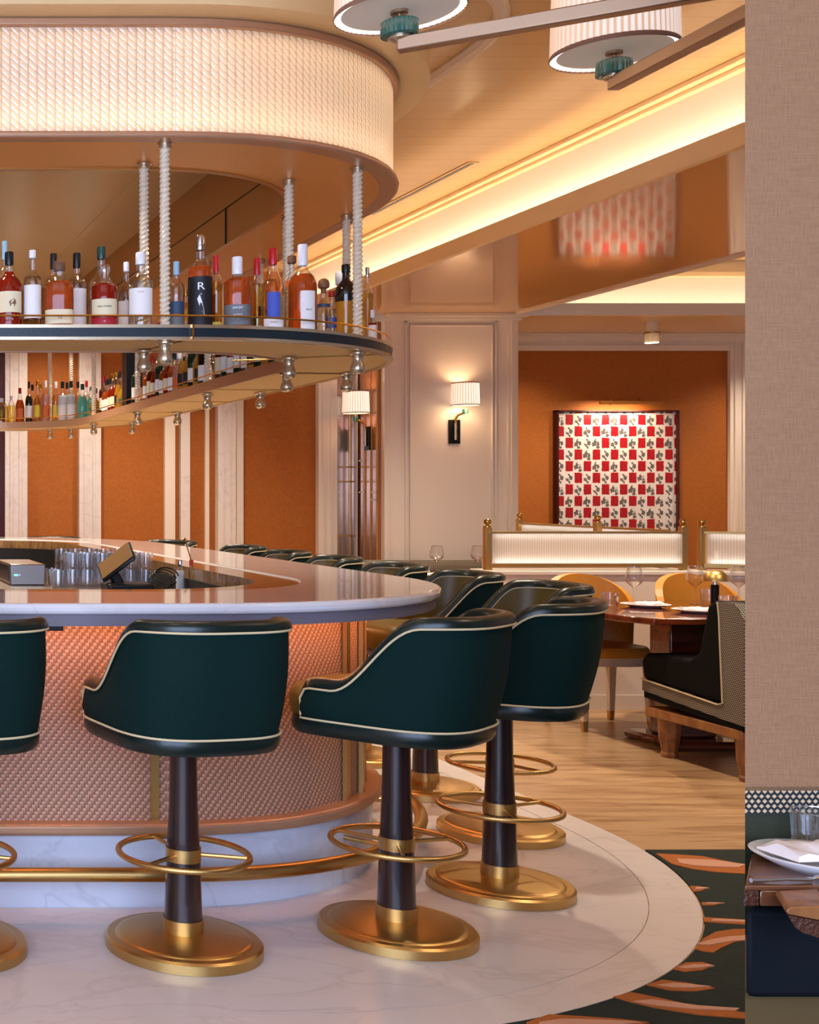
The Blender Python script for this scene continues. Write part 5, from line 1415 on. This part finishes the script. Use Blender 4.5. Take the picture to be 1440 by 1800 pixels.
p = px(1280, 1074, .75); dup(tm, (p[0], p[1], TZ), 'short tumbler between mushroom lamp and tweed bench', 'glass')
p = px(1246, 1061, .75); dup(tm, (p[0] , p[1], TZ), 'short tumbler behind the black stem of the mushroom lamp', 'glass')
p = px(1257, 1066, .75)
t = thing('mushroom_lamp', 'small table lamp with brass dome and black stem', 'lamp', (p[0], p[1], TZ))
MB().lathe([(.030, 0), (.030, .006), (.021, .010), (.021, .125), (.015, .127)], 24).build('stem', M['black_metal'], t, smooth=True)
MB().lathe([(.011, .125), (.008, .165)], 16).build('neck', M['silver'], t, smooth=True)
MB().lathe([(.067, .148), (.0665, .155), (.058, .185), (.038, .205), (.0, .213)], 36, caps=False).build('dome', M['brass'], t, smooth=True)

# banquette and table along the pier, behind the bar stools
t = thing('banquette', 'long dark tweed banquette along the cream pier behind the bar stools', 'banquette')
MB().box(4.75, 6.35, 10.95, 11.45, .0, .44).build('seat', M['black_green'], t, bevel=.03)
MB().box(4.75, 6.35, 11.28, 11.46, .42, .70).build('backrest', M['black_green'], t, bevel=.03)
MB().tube([(4.73, 11.36, .735), (6.37, 11.36, .735)], .075, seg=18).build('tweed_bolster', M['tweed'], t, smooth=True)
for i, (x, lab) in enumerate(((4.95, 'small dark wood table by the banquette, partly hidden by stools'),)):
    t = thing('side_table', lab, 'table', (x, 10.0, 0), 0, 'tables along the banquette')
    MB().box(-.45, .60, -.35, .35, .715, .75).build('tabletop', M['red_wood'], t, bevel=.006)
    MB().lathe([(.05, .02), (.04, .715)], 16).build('pedestal', M['black_metal'], t)
    MB().lathe([(.22, 0), (.22, .02)], 28).build('foot', M['black_metal'], t)
for i, (cx, by, lab) in enumerate(((768, 1011, 'wine glass on the small table left of the partition post'), (840, 1011, 'wine glass just left of the brass partition post'))):
    p = px(cx, by, .75); dup(wg, (p[0], p[1], TZ), lab, 'wine glass', 'wine glasses on the tables').scale = (1.15, 1.15, 1.05)
p = px(779, 1013, .75); dup(pl, (p[0] - .17, p[1] - .03, TZ), 'white plate on the small table left of the partition post', 'plate')
napkin('white napkin on the plate by the banquette', (p[0] - .17, p[1] - .03, TZ + .011), 0)
p = px(742, 1013, .75); dup(tm, (p[0] + .02, p[1], TZ), 'short tumbler on the small table behind the nearest stool backs', 'glass')

# ================================================================== NEAR BOOTH AT THE RIGHT EDGE
S_ = (1310 + 315) / 2200.0
def near():
    yw = 2.298; x = S_ * yw
    # peach grasscloth partition with a mitred end
    poly = [(x, yw), (3.4, yw), (3.4, yw + .10), (x + .16, yw + .10)]
    struct(MB().prism(poly, 0, 3.54), 'wall_near_right', M['peach_cloth'], 'near partition covered in peach grasscloth at the right edge', 'wall')
    # booth seat against it
    t = thing('booth_seat', 'near booth seat with green leather back and coarse tweed top band', 'booth')
    def slab(y0, y1, z0, z1, nm, m, **k):
        xl = S_ * y0
        o = MB().prism([(xl, y0), (3.3, y0), (3.3, y1), (xl + (y1 - y0) * 1.0, y1)], z0, z1).build(nm, m, t, **k); return o
    z = lambda yy, Y: CAM_Z + (870 - yy) * Y / 2200
    slab(2.275, 2.297, .60, z(1431, 2.275), 'back_cushion', M['green_leather'])
    slab(2.268, 2.2975, z(1431, 2.268), z(1390, 2.268), 'tweed_band', M['tweed_big'])
    slab(2.12, 2.27, .545, .70, 'seat', M['navy'], bevel=.012)
    slab(2.16, 2.27, .007, .545, 'base_panel', M['brown_panel'])
    # narrow dining ledge in front
    t = thing('near_table', 'walnut table edge with hammered rim in the near booth', 'table')
    y0, y1 = 2.075, 2.262; zt = .752; xl = S_ * y0
    MB().prism([(xl, y0), (3.2, y0), (3.2, y1), (xl + (y1 - y0) * .8, y1)], zt - .008, zt).build('tabletop', M['walnut'], t, bevel=.002)
    MB().prism([(xl + .025, y0 + .001), (3.2, y0 + .001), (3.2, y1), (xl + .025 + (y1 - y0) * .8, y1)], zt - .035, zt - .008).build('rim', M['walnut'], t, bevel=.003)
    MB().prism([(xl, y0 + .003), (xl + .025, y0 + .003), (xl + .025 + .15, y1), (xl + .15, y1)], zt - .034, zt - .008).build('hammered_corner', M['hammered'], t)
    # carved stool arm in front and below
    a = thing('carved_wood_arm', 'carved wooden chair arm below the near table edge', 'chair arm')
    yy = 1.98
    v = [pxy(1382, 1603, yy), pxy(1388, 1595, yy), pxy(1460, 1592, yy), pxy(1460, 1622, yy), pxy(1386, 1608, yy)]
    def ext(pts, dy, nm, m, **k):
        n = len(pts); vv = [p for p in pts] + [(p[0] + dy * .55, p[1] + dy, p[2]) for p in pts]
        return MB().add(vv, [(i, (i + 1) % n, n + (i + 1) % n, n + i) for i in range(n)] + [tuple(range(n)), tuple(range(2 * n - 1, n - 1, -1))]).build(nm, m, a, **k)
    ext(v, .085, 'arm_top', M['oak'], bevel=.002)
    ext([pxy(1386, 1609, yy + .004), pxy(1460, 1623, yy + .004), pxy(1460, 1655, yy + .004), pxy(1412, 1640, yy + .004), pxy(1398, 1630, yy + .004)], .08, 'hammered_underside', M['hammered'])
    # plate, napkin, fork, tumbler
    p = pl.copy(); COL.objects.link(p); p.scale = (.92, .92, 1.3); p.location = (1.72, 2.195, zt); p.scale = (.80, .80, 1.3); tag(p, 'plate on the near table at the right edge', 'plate')
    napkin('crumpled linen napkin on the near plate', (1.705, 2.19, zt + .022), .1, .85)
    f = thing('fork', 'silver fork lying on the near table', 'fork', (1.552, 2.088, zt + .001), R(3))
    MB().tube([(.0, 0, .004), (.03, 0, .004), (.06, 0, .005), (.105, 0, .004)], [.004, .0035, .0028, .004], seg=8).build('handle', M['silver'], f, smooth=True)
    mb = MB()
    for k in range(3): mb.tube([(.105, 0, .005), (.118, -.005 + k * .005, .008), (.15, -.006 + k * .006, .013), (.18, -.006 + k * .006, .006)], .0014, seg=6)
    mb.build('tines', M['silver'], f, smooth=True)
    r = .041; rows = []
    for z_, rr in ((0, r * .86), (.004, r * .9), (.085, r)):
        rows.append([((rr + (.0009 if q % 2 else -.0009)) * math.cos(2 * PI * q / 60), (rr + (.0009 if q % 2 else -.0009)) * math.sin(2 * PI * q / 60), z_) for q in range(60)])
    g = MB().grid(rows, True).build('tumbler', M['glass'], smooth=True)
    MB().lathe([(r * .99, .0845), (r * 1.0, .086), (r * .97, .086)], 40, caps=False).build('rim', M['silver'], g, smooth=True)
    MB().lathe([(.001, .001), (r * .8, .001), (r * .8, .009), (.001, .009)], 30).build('thick_base', M['rope_rod'], g, smooth=True)
    g.location = (1.745, 2.232, zt + .03); g.location = (1.755, 2.15, zt); g.location = (1.742, 2.21, zt)
    tag(g, 'ribbed tumbler on the near table in front of the green booth back', 'glass')
    g.location = (1.775, 2.225, zt); p.location = (1.735, 2.172, zt); 
    for o in bpy.data.objects:
        if o.get('label') == 'crumpled linen napkin on the near plate': o.location = (1.735, 2.178, zt + .022)
near()
area('near_booth_fill', (2.1, 0.9, 2.5), (R(-38), 0, R(0)), .5, .5, 13, lin('ffdcb4'))  # unseen fill light added for the near booth
